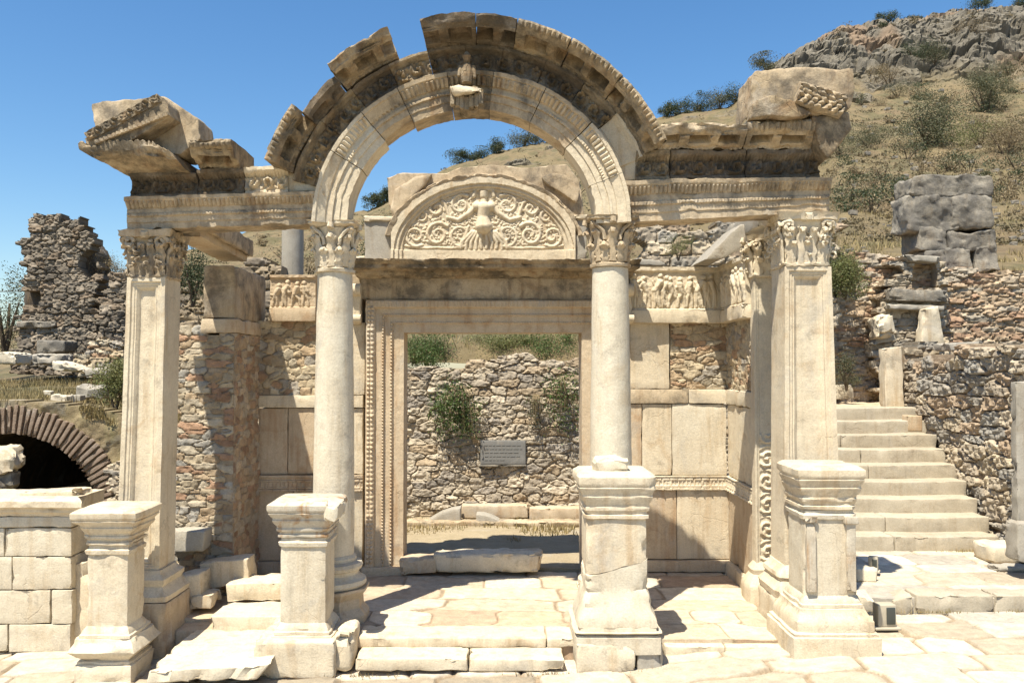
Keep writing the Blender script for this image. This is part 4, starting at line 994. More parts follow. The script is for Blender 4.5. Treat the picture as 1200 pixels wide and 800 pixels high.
# ================================================================== PLATFORM, STEPS, PAVING
def slabcol(cw, ch, seed, cols, gap=(.36, .28, .19), gw=.05):
    def f(u, v):
        F1, F2, ID, SU, SV = cells(u, v, cw, ch, jit=.16, seed=seed, p=8, wp=.35); e = (F2-F1)[..., None]; m = sstep(gw*.3, gw, e)
        return pal(ID, cols)*m*1.+np.array(gap)*(1-m)
    return f
def slabh(cw, ch, seed, d=.02, gw=.05, tilt=.012):
    def f(u, v):
        F1, F2, ID, SU, SV = cells(u, v, cw, ch, jit=.16, seed=seed, p=8, wp=.35); e = F2-F1
        return d*(sstep(gw*.2, gw*.8, e)-1)+tilt*((ID*9.7) % 1-.5)+tilt*1.4*(((ID*23.) % 1-.5)*(u-SU)/cw+((ID*57.) % 1-.5)*(v-SV)/ch)+.014*fbm(P3(u*2.5, v*2.5), 5, seed, .6)-.02*np.clip(fbm(P3(u*5, v*5, 3), 4, seed+2)-.25, 0, 1)
    return f
PC = [(.65, .58, .46), (.54, .47, .36), (.70, .63, .52), (.44, .38, .29), (.60, .53, .42), (.54, .50, .43)]
FC = [(.62, .53, .40), (.57, .47, .35), (.65, .57, .44), (.57, .43, .31), (.63, .57, .46)]
# floor of the porch
x0 = ax(325, 9.9)
m = panel((x0, 9.42, FL), (1, 0, 0), (0, 1, 0), (0, 0, 1), 3.95-x0, YW-9.42, .02, slabh(1.1, .55, 3, .012), None, .3, slabcol(1.1, .55, 3, FC))
MB().addm(m).build('porch_floor', M['floor'], struct=True)
steps = thing('porch_steps', 'low worn marble steps leading up to the porch between the pedestals', 'steps', (ax(540, 9.1), 9.1, 0))
def stepblk(nm, x0, x1, yt, yb, Y, dep, seed, par=steps, mt='marble', back=0, **kw):
    V, Q = pxblock(rect(x0, yt, x1, yb), Y, dep, back, seed=seed, **{**dict(r=.02, amp=.006, chip=.035), **kw}); return MB().add(V, Q).build(nm, M[mt], par)
stepblk('step', 416, 548, 771, 786.5, 9.0, .50, 1); stepblk('step', 549, 662, 771.5, 787, 9.01, .5, 2)
stepblk('step', 418, 640, 746.5, 759, 9.36, .45, 3); stepblk('step', 641, 690, 747.5, 759, 9.37, .45, 4)
stepblk('step', 780, 850, 757, 772, 9.30, .4, 5); stepblk('step', 850.6, 925, 757, 770, 9.32, .4, 6)
# rounded broken block at the end of the steps
MB().addm(pxblock((390, 742, 414, 740, 412, 790, 385, 786), 9.05, .55, r=.07, amp=.02, chip=.08, seed=8)).build('stone_block', M['marble'])
tag(bpy.data.objects['stone_block'], 'rounded worn block at the left end of the front steps', 'stone block')
def single(name, mbm, mat, label, cat, group=None):
    o = MB(); [o.addm(x) for x in (mbm if isinstance(mbm, list) else [mbm])]; ob = o.build(name, M[mat]); return tag(ob, label, cat, group)
GB = 'loose marble blocks around the porch'
single('stone_slab', pxblock((174, 786, 316, 778, 300, 797, 172, 800), 8.74, .68, .03, r=.02, amp=.012, chip=.06, seed=9), 'white', 'broad flat worn slab lying between the two left pedestals', 'stone slab', GB)
single('stone_slab', pxblock((205, 757, 336, 757, 336, 772, 205, 772), 9.42, .62, 0, r=.02, amp=.008, chip=.05, seed=19), 'marble', 'flat slab just behind the broad front slab', 'stone slab', GB)
single('stone_block', pxblock((246, 722, 333, 722, 333, 741, 248, 741), 10.0, .68, 0, r=.015, amp=.006, chip=.04, seed=10), 'white', 'flat sunlit step block left of the narrow pedestal', 'stone block', GB)
single('stone_block', pxblock((222, 698, 247, 698, 247, 713, 223, 713), 10.45, .4, r=.015, amp=.008, chip=.04, seed=11), 'marble', 'small broken block on the left end of the sunlit step', 'stone block', GB)
single('stone_bench', pxblock((264, 684, 334, 682, 334, 703, 266, 705), 10.65, .5, 0, r=.015, amp=.008, chip=.04, seed=12), 'marble', 'long low marble slab in shade beside the left side wall', 'stone bench')
single('stone_block', pxblock((232, 660, 290, 654, 292, 684, 236, 690), 10.95, .36, 0, r=.015, amp=.01, chip=.05, seed=13), 'marble', 'pale block on the upper step at the foot of the left rubble wall', 'stone block', GB)
single('stone_block', pxblock((206, 676, 234, 672, 236, 712, 210, 716), 10.5, .4, 0, r=.02, amp=.012, chip=.06, seed=18), 'marble', 'upright shaded block beside the base of the outer left pier', 'stone block', GB)
single('stone_block', pxblock((192, 622, 240, 622, 238, 646, 192, 648), 11.0, .3, 0, r=.02, amp=.015, chip=.06, seed=14), 'greyw', 'broken grey white block against the rubble wall right of the left pier', 'stone block', GB)
V, Q = pxblock((205, 738, 250, 738, 250, 760, 205, 760), 10.0, .7, r=.02, amp=.01, seed=15); single('foundation_block', (V, Q), 'warm', 'low shaded foundation block behind the front slab on the left', 'stone block', GB)
MB().addm(rbox(ax(215, 10.4), ax(345, 10.4), 10.3, 12.5, -.3, FL-.03, r=.02, seed=16)).build('porch_ground', M['warm'], struct=True)
# doorway threshold stones
sl = [((466, 655, 512, 654, 512, 672, 470, 674), 'warm', 'low pale block at the left end of the doorway sill'), ((506, 650, 637, 648, 632, 671, 512, 671), 'marble', 'long worn sill block lying across the doorway')]
for i, (q, mt, lb) in enumerate(sl): single('sill_block', pxblock(q, 12.2, .42, r=.05, amp=.015, chip=.07, seed=20+i), mt, lb, 'sill block')

# ---- street paving
def zst(x): return np.interp(x, [-9, -4.2, -1.6, .6, 1.2, 3.5, 5, 9], [-.32, -.12, -.01, .01, .05, .22, .23, .26])
m = panel((-9, 3.0, 0), (1, 0, 0), (0, 1, 0), (0, 0, 1), 19, 8.2, .03, lambda u, v: zst(u-9)+slabh(.85, .5, 9, .03, .09, .03)(u, v), None, .3, slabcol(.85, .5, 9, PC, (.36, .28, .19), .09))
MB().addm(m).build('street_paving', M['pave'], struct=True)

# ---- statue pedestals
def pedestal(X, Y, prof, hw, seed, label, mats, extra=None, cut=None, hy=None):
    o = thing('statue_pedestal', label, 'pedestal', (X, Y, prof['z'][0]), None); hy = hy or hw
    z = prof['z']   # ground, base top, shaft top, cap top
    (ch, sh, bh) = prof['hw']
    e_ = ch-sh; hh = z[3]-z[2]
    c = [(.0, z[2]+.002), (.025, z[2]+.012), (.025, z[2]+hh*.09), (.008, z[2]+hh*.11), (.012, z[2]+hh*.16), (e_*.30, z[2]+hh*.20), (e_*.34, z[2]+hh*.26), (e_*.28, z[2]+hh*.28), (e_*.32, z[2]+hh*.34), (e_*.55, z[2]+hh*.43), (e_*.62, z[2]+hh*.50), (e_*.57, z[2]+hh*.52), (e_*.60, z[2]+hh*.57), (e_*.85, z[2]+hh*.66), (e_*.9, z[2]+hh*.69), (e_*.84, z[2]+hh*.71), (e_*.97, z[2]+hh*.76), (e_, z[2]+hh*.80), (e_, z[2]+hh*.92), (e_-.02, z[2]+hh*.96), (e_-.05, z[3])]
    MB().addm(sqlathe(X-sh, X+sh, Y-sh, Y+sh, c, amp=.005, chip=.05, seed=seed)).build('cap', M[mats[0]], o)
    s = [(.055, z[1]+.002), (.055, z[1]+.035), (.04, z[1]+.045), (.035, z[1]+.07), (.008, z[1]+.11), (0, z[1]+.12), (0, z[2]-.13), (.0, z[2]-.10), (.02, z[2]-.09), (.025, z[2]-.05), (.0, z[2]-.03), (.0, z[2])]
    if cut is None: MB().addm(sqlathe(X-sh, X+sh, Y-sh, Y+sh, s, amp=.004, chip=.05, seed=seed+1)).build('shaft', M[mats[1]], o)
    else:
        # cracked shaft in two pieces
        zc = cut; s1 = [(.0, zc+.006), (0, z[2]-.10), (.0, z[2])]; s2 = [(.09, z[1]+.002), (.085, z[1]+.06), (.04, z[1]+.2), (0, z[1]+.36), (0, zc)]
        def skew(mm, top):
            V, Q = mm; k = np.exp(-np.abs(V[:, 2]-zc)/.15); V = V.copy(); V[:, 2] += k*((V[:, 0]-X)*.28+.04*fbm(P3(V[:, 0]*5, V[:, 1]*5), 3, 4)); return V, Q
        MB().addm(skew(sqlathe(X-sh, X+sh, Y-sh, Y+sh, s1, amp=.006, chip=.06, seed=seed+1), 1)).build('shaft', M[mats[1]], o)
        MB().addm(skew(sqlathe(X-sh-.01, X+sh+.012, Y-sh, Y+sh, s2, amp=.007, chip=.07, seed=seed+2), 0)).build('lower_shaft', M['white'], o)
    MB().addm(sqlathe(X-sh, X+sh, Y-sh, Y+sh, [(bh-sh-.0, z[0]-.12), (bh-sh, z[0]), (bh-sh, z[0]+(z[1]-z[0])*.36), (bh-sh-.02, z[0]+(z[1]-z[0])*.38), (bh-sh-.02, z[0]+(z[1]-z[0])*.44), (bh-sh-.05, z[0]+(z[1]-z[0])*.47), (.14, z[0]+(z[1]-z[0])*.72), (.09, z[1]-.04), (.085, z[1])], amp=.010 if seed == 1 else .004, chip=.10 if seed == 1 else .035, seed=seed+3)).build('base', M[mats[2]], o)
    return o
q1 = pedestal(-4.22, 9.38, dict(z=(-.10, .33, 1.30, 1.69), hw=(.36, .225, .31)), .3, 1, 'worn leftmost statue pedestal with deep moulded cap before the outer left pier', ('marble', 'marble', 'marble'))
q2 = pedestal(-2.14, 9.42, dict(z=(0., .36, 1.38, 1.77), hw=(.375, .25, .34)), .3, 11, 'narrow statue pedestal with one broken cap corner in front of the left column', ('stained', 'white', 'white'))
single('pedestal_slab', rbox(-2.60, -1.76, 8.98, 9.85, .0-.05, .345, r=.03, amp=.012, chip=.05, seed=6), 'marble', 'broad low slab carrying the narrow pedestal in front of the left column', 'stone slab', GB)
bpy.data.objects['pedestal_slab'].location.z -= .0
MB().addm(rbox(-2.2, -2.03, 9.028, 9.06, 1.42, 1.66, r=.01, amp=.008, seed=1)).build('rust_stain_strip', M['warm'], q2) if False else None
MB().addm(rock((-1.80, 9.15, 1.69), (.16, .34, .17), 5, amp=.16)).build('broken_corner', M['white'], q2)
q3 = pedestal(1.20, 9.40, dict(z=(.335, .48, 1.59, 2.08), hw=(.42, .32, .45)), .4, 21, 'large cracked and repaired statue pedestal in front of the right column', ('marble', 'marble', 'white'), cut=1.08)
single('plinth_block', rbox(.76, 1.37, 8.93, 9.8, .0, .335, r=.03, amp=.012, chip=.05, seed=16), 'marble', 'pale plinth block under the large cracked pedestal', 'plinth block', GB)
single('plinth_block', rbox(1.385, 1.68, 8.97, 9.8, .0, .325, r=.03, amp=.02, chip=.07, seed=17), 'greym', 'rough grey stone beside the pale plinth block under the large cracked pedestal', 'plinth block', GB)
single('stone_fragment', rock((1.17, 9.36, 2.13), (.34, .24, .17), 9, amp=.16), 'white', 'small white broken stone lying on top of the large cracked pedestal', 'stone fragment')
q4 = pedestal(3.47, 9.40, dict(z=(.235, .66, 1.68, 2.15), hw=(.37, .275, .47)), .3, 4, 'rightmost statue pedestal with small corner pilasters and a spreading base', ('marble', 'white', 'marble'))
for dx in (-.21, .21):   # corner pilasters of the right pedestal
    b = MB(); b.addm(rbox(3.47+dx-.05, 3.47+dx+.05, 9.085, 9.16, .82, 1.60, r=.01, amp=.004, seed=3)); b.addm(rbox(3.47+dx-.075, 3.47+dx+.075, 9.06, 9.16, 1.54, 1.63, r=.015, amp=.006, seed=4)); b.build('corner_pilaster', M['stained'], q4)

# ---- low marble wall at the left
lw = thing('marble_wall', 'low wall of large white marble blocks with a moulded coping at the left edge', 'wall', (-5.6, 10.6, -.3))
YL0 = 10.2
def lwb(x0, x1, yt, yb, mt, seed, nm='wall_block', pj=0., d=.6): 
    V, Q = pxblock(rect(x0+.4, yt+.4, x1-.4, yb-.4), YL0-pj, d, r=.008, amp=.003, chip=.02, seed=seed); MB().add(V, Q).build(nm, M[mt], lw)
for i, r in enumerate([(-160, -60, 618, 652), (-60, 5, 618, 652), (5, 84, 618, 652), (-120, -30, 652, 691), (-30, 14, 652, 691), (14, 84, 652, 691), (-150, -50, 691, 731), (-50, 59, 691, 731), (60, 85, 691, 731), (-130, 9, 731, 764), (10, 83, 731, 764), (-150, 84, 605, 618)]):
    lwb(*r, 'white', 300+i, pj=.0 if i < 11 else .02)
lwb(-150, 42, 764, 792, 'marble', 320, pj=-.05)
CPX = [(-.7, 0), (.02, 0), (.03, .03), (.06, .05), (.07, .09), (.12, .12), (.12, .19), (.08, .22), (-.72, .22)]
xa, xb = ax(-170, YL0), ax(92, YL0)
m = loft(0, xb-xa, .04, CPX, lambda s, a, b: np.stack([xa+s+np.where(s > xb-xa-.05, np.clip(a, 0, 1), 0), YL0-a, az(604.5, YL0)+b], -1), None, dp=.025, amp=.008, chip=.05, seed=30)
MB().addm(m).build('coping', M['marble'], lw)
single('leaning_slab', pxblock((86, 664, 108, 652, 106, 748, 84, 748), 10.3, .35, r=.03, amp=.02, chip=.08, seed=31), 'marble', 'rough upright slab wedged between the low marble wall and the leftmost pedestal', 'stone slab')
single('foundation_block', pxblock(rect(36, 766, 96, 790), 10.35, .5, r=.02, amp=.01, seed=33), 'warm', 'low shaded block at the foot of the marble wall end', 'stone block', GB)

single('stone_slab', pxblock((22, 577, 92, 575, 94, 582, 20, 583), 10.35, .35, r=.015, amp=.01, chip=.06, seed=35), 'marble', 'thin broken slab lying on top of the low marble wall', 'stone slab', GB)
# ---- floodlights
def floodlight(X, Y, z, w, h, d, rz, label):
    o = thing('floodlight', label, 'floodlight', (X, Y, z))
    MB().addm(rbox(X-w/2, X+w/2, Y, Y+d, z, z+h, r=.012, amp=0, chip=0)).build('housing', M['metal'], o)
    MB().addm(rbox(X-.01, X+w*.42, Y-.012, Y+.01, z+.03, z+h-.03, r=.006, amp=0, chip=0)).build('glass', M['glass'], o)
    MB().addm(rbox(X-w*.7, X+w*.7, Y-.03, Y+d, z-.03, z-.001, r=.008, amp=.0, chip=0)).build('foot', M['metal'], o)
    o.rotation_euler.z = rz
floodlight(ax(1036, 9.75), 9.75, .262, .21, .25, .14, 0.02, 'small box floodlight on the paving right of the rightmost pedestal')
floodlight(ax(1020, 11.6), 11.6, az(668, 11.6), .12, .18, .1, -.5, 'small tilted floodlight on the landing behind the rightmost pedestal')
single('rock', rock((ax(1010, 11.3), 11.4, .47), (.30, .28, .2), 33), 'marble', 'pale rock beside the small tilted floodlight', 'rock')
single('rock', rock((ax(1003, 10.4), 10.5, .36), (.34, .3, .22), 34), 'marble', 'pale rock behind the box floodlight, touching the rightmost pedestal', 'rock')

# ---- landing and staircase at the right
m = panel((3.95, 10.47, .40), (1, 0, 0), (0, 1, 0), (0, 0, 1), 6.2, 2.9, .025, slabh(1.2, .6, 13, .02), None, .34, slabcol(1.2, .6, 13, PC, (.45, .37, .27)))
MB().addm(m).build('landing', M['pave'], struct=True)
kb = thing('kerb', 'row of long kerb blocks edging the landing below the staircase', 'kerb', (6, 10.45, .2))
for i, (a, b) in enumerate(((1046, 1072), (1074, 1165), (1166, 1290))):
    V, Q = pxblock((a+.5, 697+(7 if i == 0 else 0), b-.5, 697, b-.5, 722, a+.5, 722), 10.42, .35, r=.025, amp=.012, chip=.05, seed=50+i); MB().add(V, Q).build('kerb_block', M['tread'], kb)
stair = thing('staircase', 'straight flight of worn marble steps climbing beside the temple', 'staircase', (6.2, 14.5, .4))
ybs = [647, 621, 597, 577, 558, 540, 521, 505, 491, 478]
RH, RUN = .226, .40
for i in range(9):
    Y0 = 13.1+RUN*i; z0 = .40+RH*i; x1 = 7.60+.35*i/8
    sp_ = 5.9+RNG.uniform(-.3, .5)
    for (a, b) in ((4.75, sp_-.004), (sp_+.004, x1)):
        V, Q = rbox(a, b, Y0+RNG.uniform(-.012, .012), Y0+RUN+.35, z0-.1, z0+RH, r=.02, amp=.007, chip=.03, seed=400+i)
        V[:, 2] -= .015*np.exp(-((V[:, 0]-6.6)/.6)**2)*(V[:, 2] > z0)
        MB().add(V, Q).build('step', M['tread'], stair)
ZT = .40+RH*9
YTOP = 13.1+RUN*9
# ---- walls right of the stairs
rw = thing('rubble_retaining_wall', 'rough rubble retaining wall right of the staircase', 'wall', (7.7, 14, .3))
m = rubble((7.66, 11.9, .2), (.065, 1, 0), (0, 0, 1), (-1, .0, 0), 5.4, 3.75, res=.02, cw=.55, ch=.21, depth=.16, pals=GREY+[(.36, .34, .30)], mort=(.38, .29, .20), seed=31, thick=.6, poly=[(-.2, -.5), (-.2, 3.25), (.8, 3.35), (2.5, 3.3), (3.9, 3.1), (5.5, 3.1), (5.5, -.5)])
MB().addm(m).build('wall_face', M['rub'], rw)
MB().addm(rubble((7.75, 11.9, .2), (1, 0, 0), (0, 0, 1), (0, -1, 0), 4.5, 3.6, res=.03, cw=.4, ch=.17, depth=.1, pals=GREY, mort=(.27, .20, .14), seed=32, thick=.3)).build('wall_end', M['rub'], rw)
# stele and its block at the frame edge
V, Q = pxblock((1191, 447, 1225, 447, 1226, 612, 1192, 612), 11.4, .14, r=.02, amp=.008, chip=.05, seed=60); single('stele', (V, Q), 'greym', 'tall grey marble upright slab at the right edge of the picture', 'stele')
V, Q = pxblock((1192, 612, 1240, 612, 1240, 664, 1193, 658), 11.25, .3, r=.03, amp=.012, chip=.05, seed=61); single('stone_block', (V, Q), 'greym', 'grey block under the tall upright slab at the right edge', 'stone block')
V, Q = rbox(6.95, 7.6, 12.2, 12.75, .4, .66, r=.05, amp=.02, chip=.1, seed=62); single('stone_block', (V, Q), 'marble', 'rounded pale stone on the landing beside the foot of the staircase', 'stone block', GB)
V, Q = rbox(6.75, 7.3, 11.75, 12.0, .4, .47, r=.03, amp=.02, chip=.1, seed=63); single('stone_block', (V, Q), 'greym', 'thin flat stone lying on the landing beside the grey block of the upright slab', 'stone block', GB)
# marble posts on the stair edge
V, Q = pxblock((1037, 408, 1057, 406, 1060, 478, 1038, 478), 16.6, .3, r=.02, amp=.008, chip=.04, seed=64); single('marble_post', (V, Q), 'marble', 'fluted marble post standing at the top right of the staircase', 'post')
V, Q = pxblock(rect(1064, 487, 1081, 505), 15.9, .25, r=.015, amp=.004, seed=65); single('stone_block', (V, Q), 'warm', 'small squared block on the right edge of the upper stair treads', 'stone block', GB)
V, Q = pxblock((976, 452, 1000, 451, 1001, 467, 976, 468), 18.2, .5, r=.02, amp=.008, chip=.04, seed=66); single('stone_block', (V, Q), 'white', 'bright white block at the head of the staircase', 'stone block', GB)

# upper ground behind stairs and retaining wall
MB().addm(rbox(4.6, 8.6, YTOP+.3, 20.5, .4, ZT-.02, r=.02, amp=.02, seed=67)).build('upper_path', M['warm'], struct=True)

# ---- terrace walls behind the staircase
tw = thing('terrace_wall', 'eroded reddish brick and rubble terrace wall behind the staircase', 'wall', (10, 19.2, 2.3))
m = pxrubble(890, 1420, 285, 486, 19.2, poly_px=[(880, 500), (880, 318), (930, 305), (985, 300), (1030, 296), (1105, 315), (1160, 320), (1250, 318), (1430, 300), (1430, 500)], res=.03, cw=.4, ch=.11, depth=.13, pals=RED+[(.44, .38, .30)], mort=(.46, .36, .25), seed=41, thick=1.0); MB().addm(m).build('wall_face', M['rub'], tw)
# protruding ruined pier with a niche
np_ = thing('ruined_pier', 'ruined stone pier with a small dark niche above the staircase', 'ruin', (at(1070, 470, 18.9)[0], 18.9, 2.4))
nx_ = lambda px: ax(px, 18.9); nz_ = lambda py: az(py, 18.9)
m = pxrubble(1018, 1112, 296, 486, 18.9, poly_px=[(1030, 500), (1024, 392), (1040, 352), (1046, 318), (1058, 300), (1102, 300), (1110, 322), (1112, 500)], res=.022, cw=.42, ch=.13, depth=.12, pals=GREY+[(.48, .42, .33)], mort=(.42, .34, .24), seed=43, thick=.28,
             maskf=lambda u, v: ~((np.abs(u+nx_(1018)-nx_(1082)) < .27) & (v+nz_(486) > nz_(338)) & (np.hypot(u+nx_(1018)-nx_(1082), np.clip(v+nz_(486)-nz_(318), 0, None)) < .27)))
MB().addm(m).build('pier_masonry', M['rub'], np_)
for (q, mt, d, pj) in (((1028, 388, 1048, 382, 1050, 398, 1024, 404), 'greym', .3, .15), ((1040, 338, 1110, 340, 1110, 354, 1042, 352), 'grey', .4, .12), ((1040, 356, 1108, 358, 1106, 364, 1042, 362), 'greym', .4, .14), ((1058, 298, 1104, 300, 1102, 308, 1066, 306), 'greym', .4, .1)):
    MB().addm(pxblock(q, 18.8-pj, d, r=.03, amp=.02, chip=.08, seed=int(q[0]))).build('pier_block', M[mt], np_)
single('carved_fragment', pxblock((1084, 362, 1100, 358, 1108, 408, 1078, 412), 18.45, .3, r=.03, amp=.02, chip=.08, seed=71), 'marble', 'tall pale carved fragment leaning on the ruined pier with the niche', 'stone fragment')
single('stone_block', pxblock((1026, 372, 1046, 366, 1052, 392, 1030, 398), 18.4, .5, r=.08, amp=.04, chip=.1, seed=72), 'marble', 'pale angular block leaning against the left side of the ruined pier', 'stone block', GB)
single('rubble_spur', pxrubble(1058, 1100, 400, 500, 16.9, poly_px=[(1055, 510), (1058, 420), (1064, 404), (1096, 402), (1104, 510)], res=.025, cw=.3, ch=.13, depth=.12, pals=GREY, mort=(.3, .24, .17), seed=44, thick=.6), 'rub', 'short rubble wall spur right of the fluted marble post', 'wall')
lab = [((1112, 402, 1152, 400, 1154, 409, 1114, 411), 'flat thin slab on the terrace edge right of the ruined pier'), ((1155, 403, 1200, 406, 1202, 414, 1158, 412), 'thin moulded slab on the terrace edge near the right border'), ((1206, 406, 1240, 408, 1240, 420, 1206, 418), 'thin slab outside the right end of the terrace')]
for i, (q, l) in enumerate(lab): single('stone_slab', pxblock(q, 15.8+.3*(i == 0), .6, r=.02, amp=.015, chip=.06, seed=80+i), 'greym', l, 'stone slab', 'slabs on the terrace edge')
# boulder stack
bst = [(1061, 1160, 207, 232), (1060, 1118, 230, 274), (1110, 1162, 232, 272), (1070, 1108, 268, 296), (1106, 1164, 271, 296), (1078, 1104, 292, 318), (1098, 1136, 292, 320), (1138, 1166, 292, 320)]
bl = ['long top boulder of the grey stone stack on the slope', 'large left boulder in the second layer of the grey stack', 'large right boulder in the second layer of the grey stack', 'left boulder in the third layer of the grey stack', 'wide right boulder in the third layer of the grey stack', 'left bottom boulder of the grey stack', 'middle bottom boulder of the grey stack', 'right bottom boulder of the grey stack']
for i, (a, b, t, c) in enumerate(bst):
    Yb = 20.0; x0, x1 = ax(a, Yb), ax(b, Yb); z0, z1 = az(c, Yb), az(t, Yb)
    V, Q = rbox(x0+.03, x1-.03, 19.7, 20.6, z0+.01, z1-.01, r=.06, seg=.04, amp=0, chip=.0, seed=90+i); V = rough(V, .08, 1.3, 90+i, 2); V = rough(V, .035, 3.6, 97+i, 3); V = rough(V, .022, 11, 95+i, 5)
    single('boulder', (V, Q), 'grey', bl[i], 'boulder', 'stacked grey boulders on the slope')

# ---- court behind the doorway
MB().addm(panel((-6, 12.6, .22), (1, 0, 0), (0, 1, 0), (0, 0, 1), 11.2, 5.2, .05, lambda u, v: .05*fbm(P3(u*1.5, v*1.5), 5, 4)+.02, None, .4)).build('court_ground', stone('court_dirt', (.52, .43, .29), (.44, .35, .22), stain=(.36, .30, .16), stain_amt=.3, bump=1., seed=61.), struct=True)
bw = thing('rubble_wall', 'grey rubble stone wall seen through the doorway', 'wall', (0, 17.1, .2))
m = pxrubble(300, 960, 396, 612, 17.0, poly_px=[(200, 640), (200, 405), (430, 432), (476, 430), (520, 428), (578, 424), (585, 417), (640, 418), (672, 420), (700, 415), (760, 400), (1000, 395), (1000, 640)], res=.017, cw=.33, ch=.14, depth=.10, pals=[(.54, .47, .37), (.45, .39, .31), (.60, .52, .40), (.50, .40, .28), (.38, .34, .29), (.62, .54, .42)], mort=(.44, .36, .26), seed=51, thick=.6); MB().addm(m).build('wall_face', M['rub'], bw)
pq = thing('information_plaque', 'grey rectangular information plaque on the rubble wall behind the doorway', 'plaque', (at(589, 545, 16.75)[0], 16.75, 1.3))
V, Q = pxblock(rect(563, 516, 616, 544), 16.875, .2, r=.008, amp=.001, chip=0); MB().add(V, Q).build('panel', M['plaque'], pq)
b = MB()
for r_ in range(5):
    x = 568+(0 if r_ < 2 else 0); yy = 521+r_*4.3
    while x < 611:
        l = RNG.uniform(2, 6)
        if x+l > 612: break
        if not (r_ == 4 and x > 590): b.addm(pxblock(rect(x, yy, x+l, yy+.9), 16.869, .01, r=.001, amp=0, chip=0))
        x += l+1.3
b.build('inscription', M['text'], pq)
MB().addm(pxblock(rect(562, 544.5, 617, 546.5), 16.86, .2, r=.01, amp=.003)).build('shelf', M['grey'], pq)
# fallen pieces in the court
def archfrag(px0, px1, py0, py1, Y, flip, seed, label):
    n = 10; P = []
    for k in range(n+1):
        t = k/n; P.append((px0+(px1-px0)*t if not flip else px1-(px1-px0)*t, py1-(py1-py0)*math.sin(t*PI/2)))
    P += [((px1 if not flip else px0), py1-1)]
    V, Q = fragment(P, Y, Y+.35, .03, .01, seed); single('arch_fragment', (V, Q), 'greym', label, 'arch fragment', 'fallen arch fragments behind the doorway')
archfrag(489, 540, 595, 619, 16.2, False, 3, 'fallen curved moulding piece lying left below the plaque')
archfrag(558, 601, 602, 620, 16.1, True, 4, 'smaller wedge shaped arch piece lying below the plaque')
single('stone_bench', pxblock(rect(541, 592, 619, 607), 16.6, .3, r=.02, amp=.012, chip=.05, seed=5), 'warm', 'long low stone against the foot of the rubble wall behind the doorway', 'stone bench')
single('stone_bench', pxblock(rect(620.5, 595, 700, 612), 16.6, .3, r=.02, amp=.015, chip=.05, seed=6), 'warm', 'low stone right of the long one against the foot of the rubble wall', 'stone bench')
single('stone_kerb', pxblock(rect(440, 611, 760, 619), 16.0, .35, r=.03, amp=.02, chip=.05, seed=7), 'ledge', 'low weathered kerb running in front of the fallen arch pieces', 'kerb')
# grey shaft and ruins behind the lintels
b = lathe(ax(342, 15.5), 15.5, [(.20, az(420, 15.5)), (.195, az(276, 15.5)), (.19, az(262, 15.5))], 28, .004, 3)
single('column_shaft', b, 'greym', 'plain grey column shaft standing behind the left bay of the temple', 'column')
rl = thing('ruined_wall', 'low ruined grey stone wall behind the right bay of the temple', 'wall', (4, 18.5, 3.4))
MB().addm(pxrubble(700, 1040, 252, 425, 18.5, poly_px=[(700, 440), (700, 300), (745, 303), (752, 268), (800, 262), (822, 270), (850, 262), (905, 262), (950, 250), (962, 246), (982, 248), (984, 290), (975, 310), (970, 440)], res=.03, cw=.5, ch=.26, depth=.14, pals=GREY, mort=(.33, .27, .19), seed=55, thick=.6)).build('wall_face', M['rub'], rl)
single('stone_slab', pxblock((738, 302, 780, 306, 780, 311, 738, 311), 13.4, .6, r=.02, amp=.01, chip=.05, seed=8), 'greym', 'thin grey slab lying behind the right figure frieze', 'stone slab')
ll = thing('ruined_wall', 'brown ruined rubble wall behind the left bay of the temple', 'wall', (-6, 15.2, 1))
MB().addm(pxrubble(196, 330, 280, 470, 15.0, poly_px=[(190, 480), (190, 330), (205, 318), (236, 330), (250, 335), (290, 300), (335, 296), (335, 480)], res=.03, cw=.35, ch=.15, depth=.12, pals=[(.33, .27, .19), (.28, .24, .19), (.38, .31, .22), (.24, .20, .15)], mort=(.30, .24, .15), seed=56, thick=.8)).build('wall_face', M['rub'], ll)

# ---- left: bank with brick vault
BY = 13.9
bcx, bcz = at(6, 621, BY); Ri, Ro = 114*BY/1000, 149*BY/1000
vault = thing('brick_vault', 'half buried brick arch with a dark opening at the left edge', 'vault', (bcx, BY, -.2))
brs = 0
for k in range(60):
    a = PI*(k+.5)/60
    if a > PI*.93: continue
    da = PI/60*.32
    r1 = Ro-.03+RNG.uniform(-.03, .03); cs = {}
    for sx in (0, 1):
        for sz in (0, 1):
            aa = a+(da if sx == 0 else -da); rr = (Ri+RNG.uniform(-.01, .01)) if sz == 0 else r1
            for sy in (0, 1): cs[(sx, sy, sz)] = (bcx+rr*math.cos(aa), BY-.04+sy*.5, bcz+rr*math.sin(aa)*.985)
    V, Q = rbox(0, .07, 0, .5, 0, .45, r=.008, amp=.006, chip=.03, seg=.12, seed=k, warp=warp8(cs)); MB().add(V, Q).build('brick', M['brick'], vault)
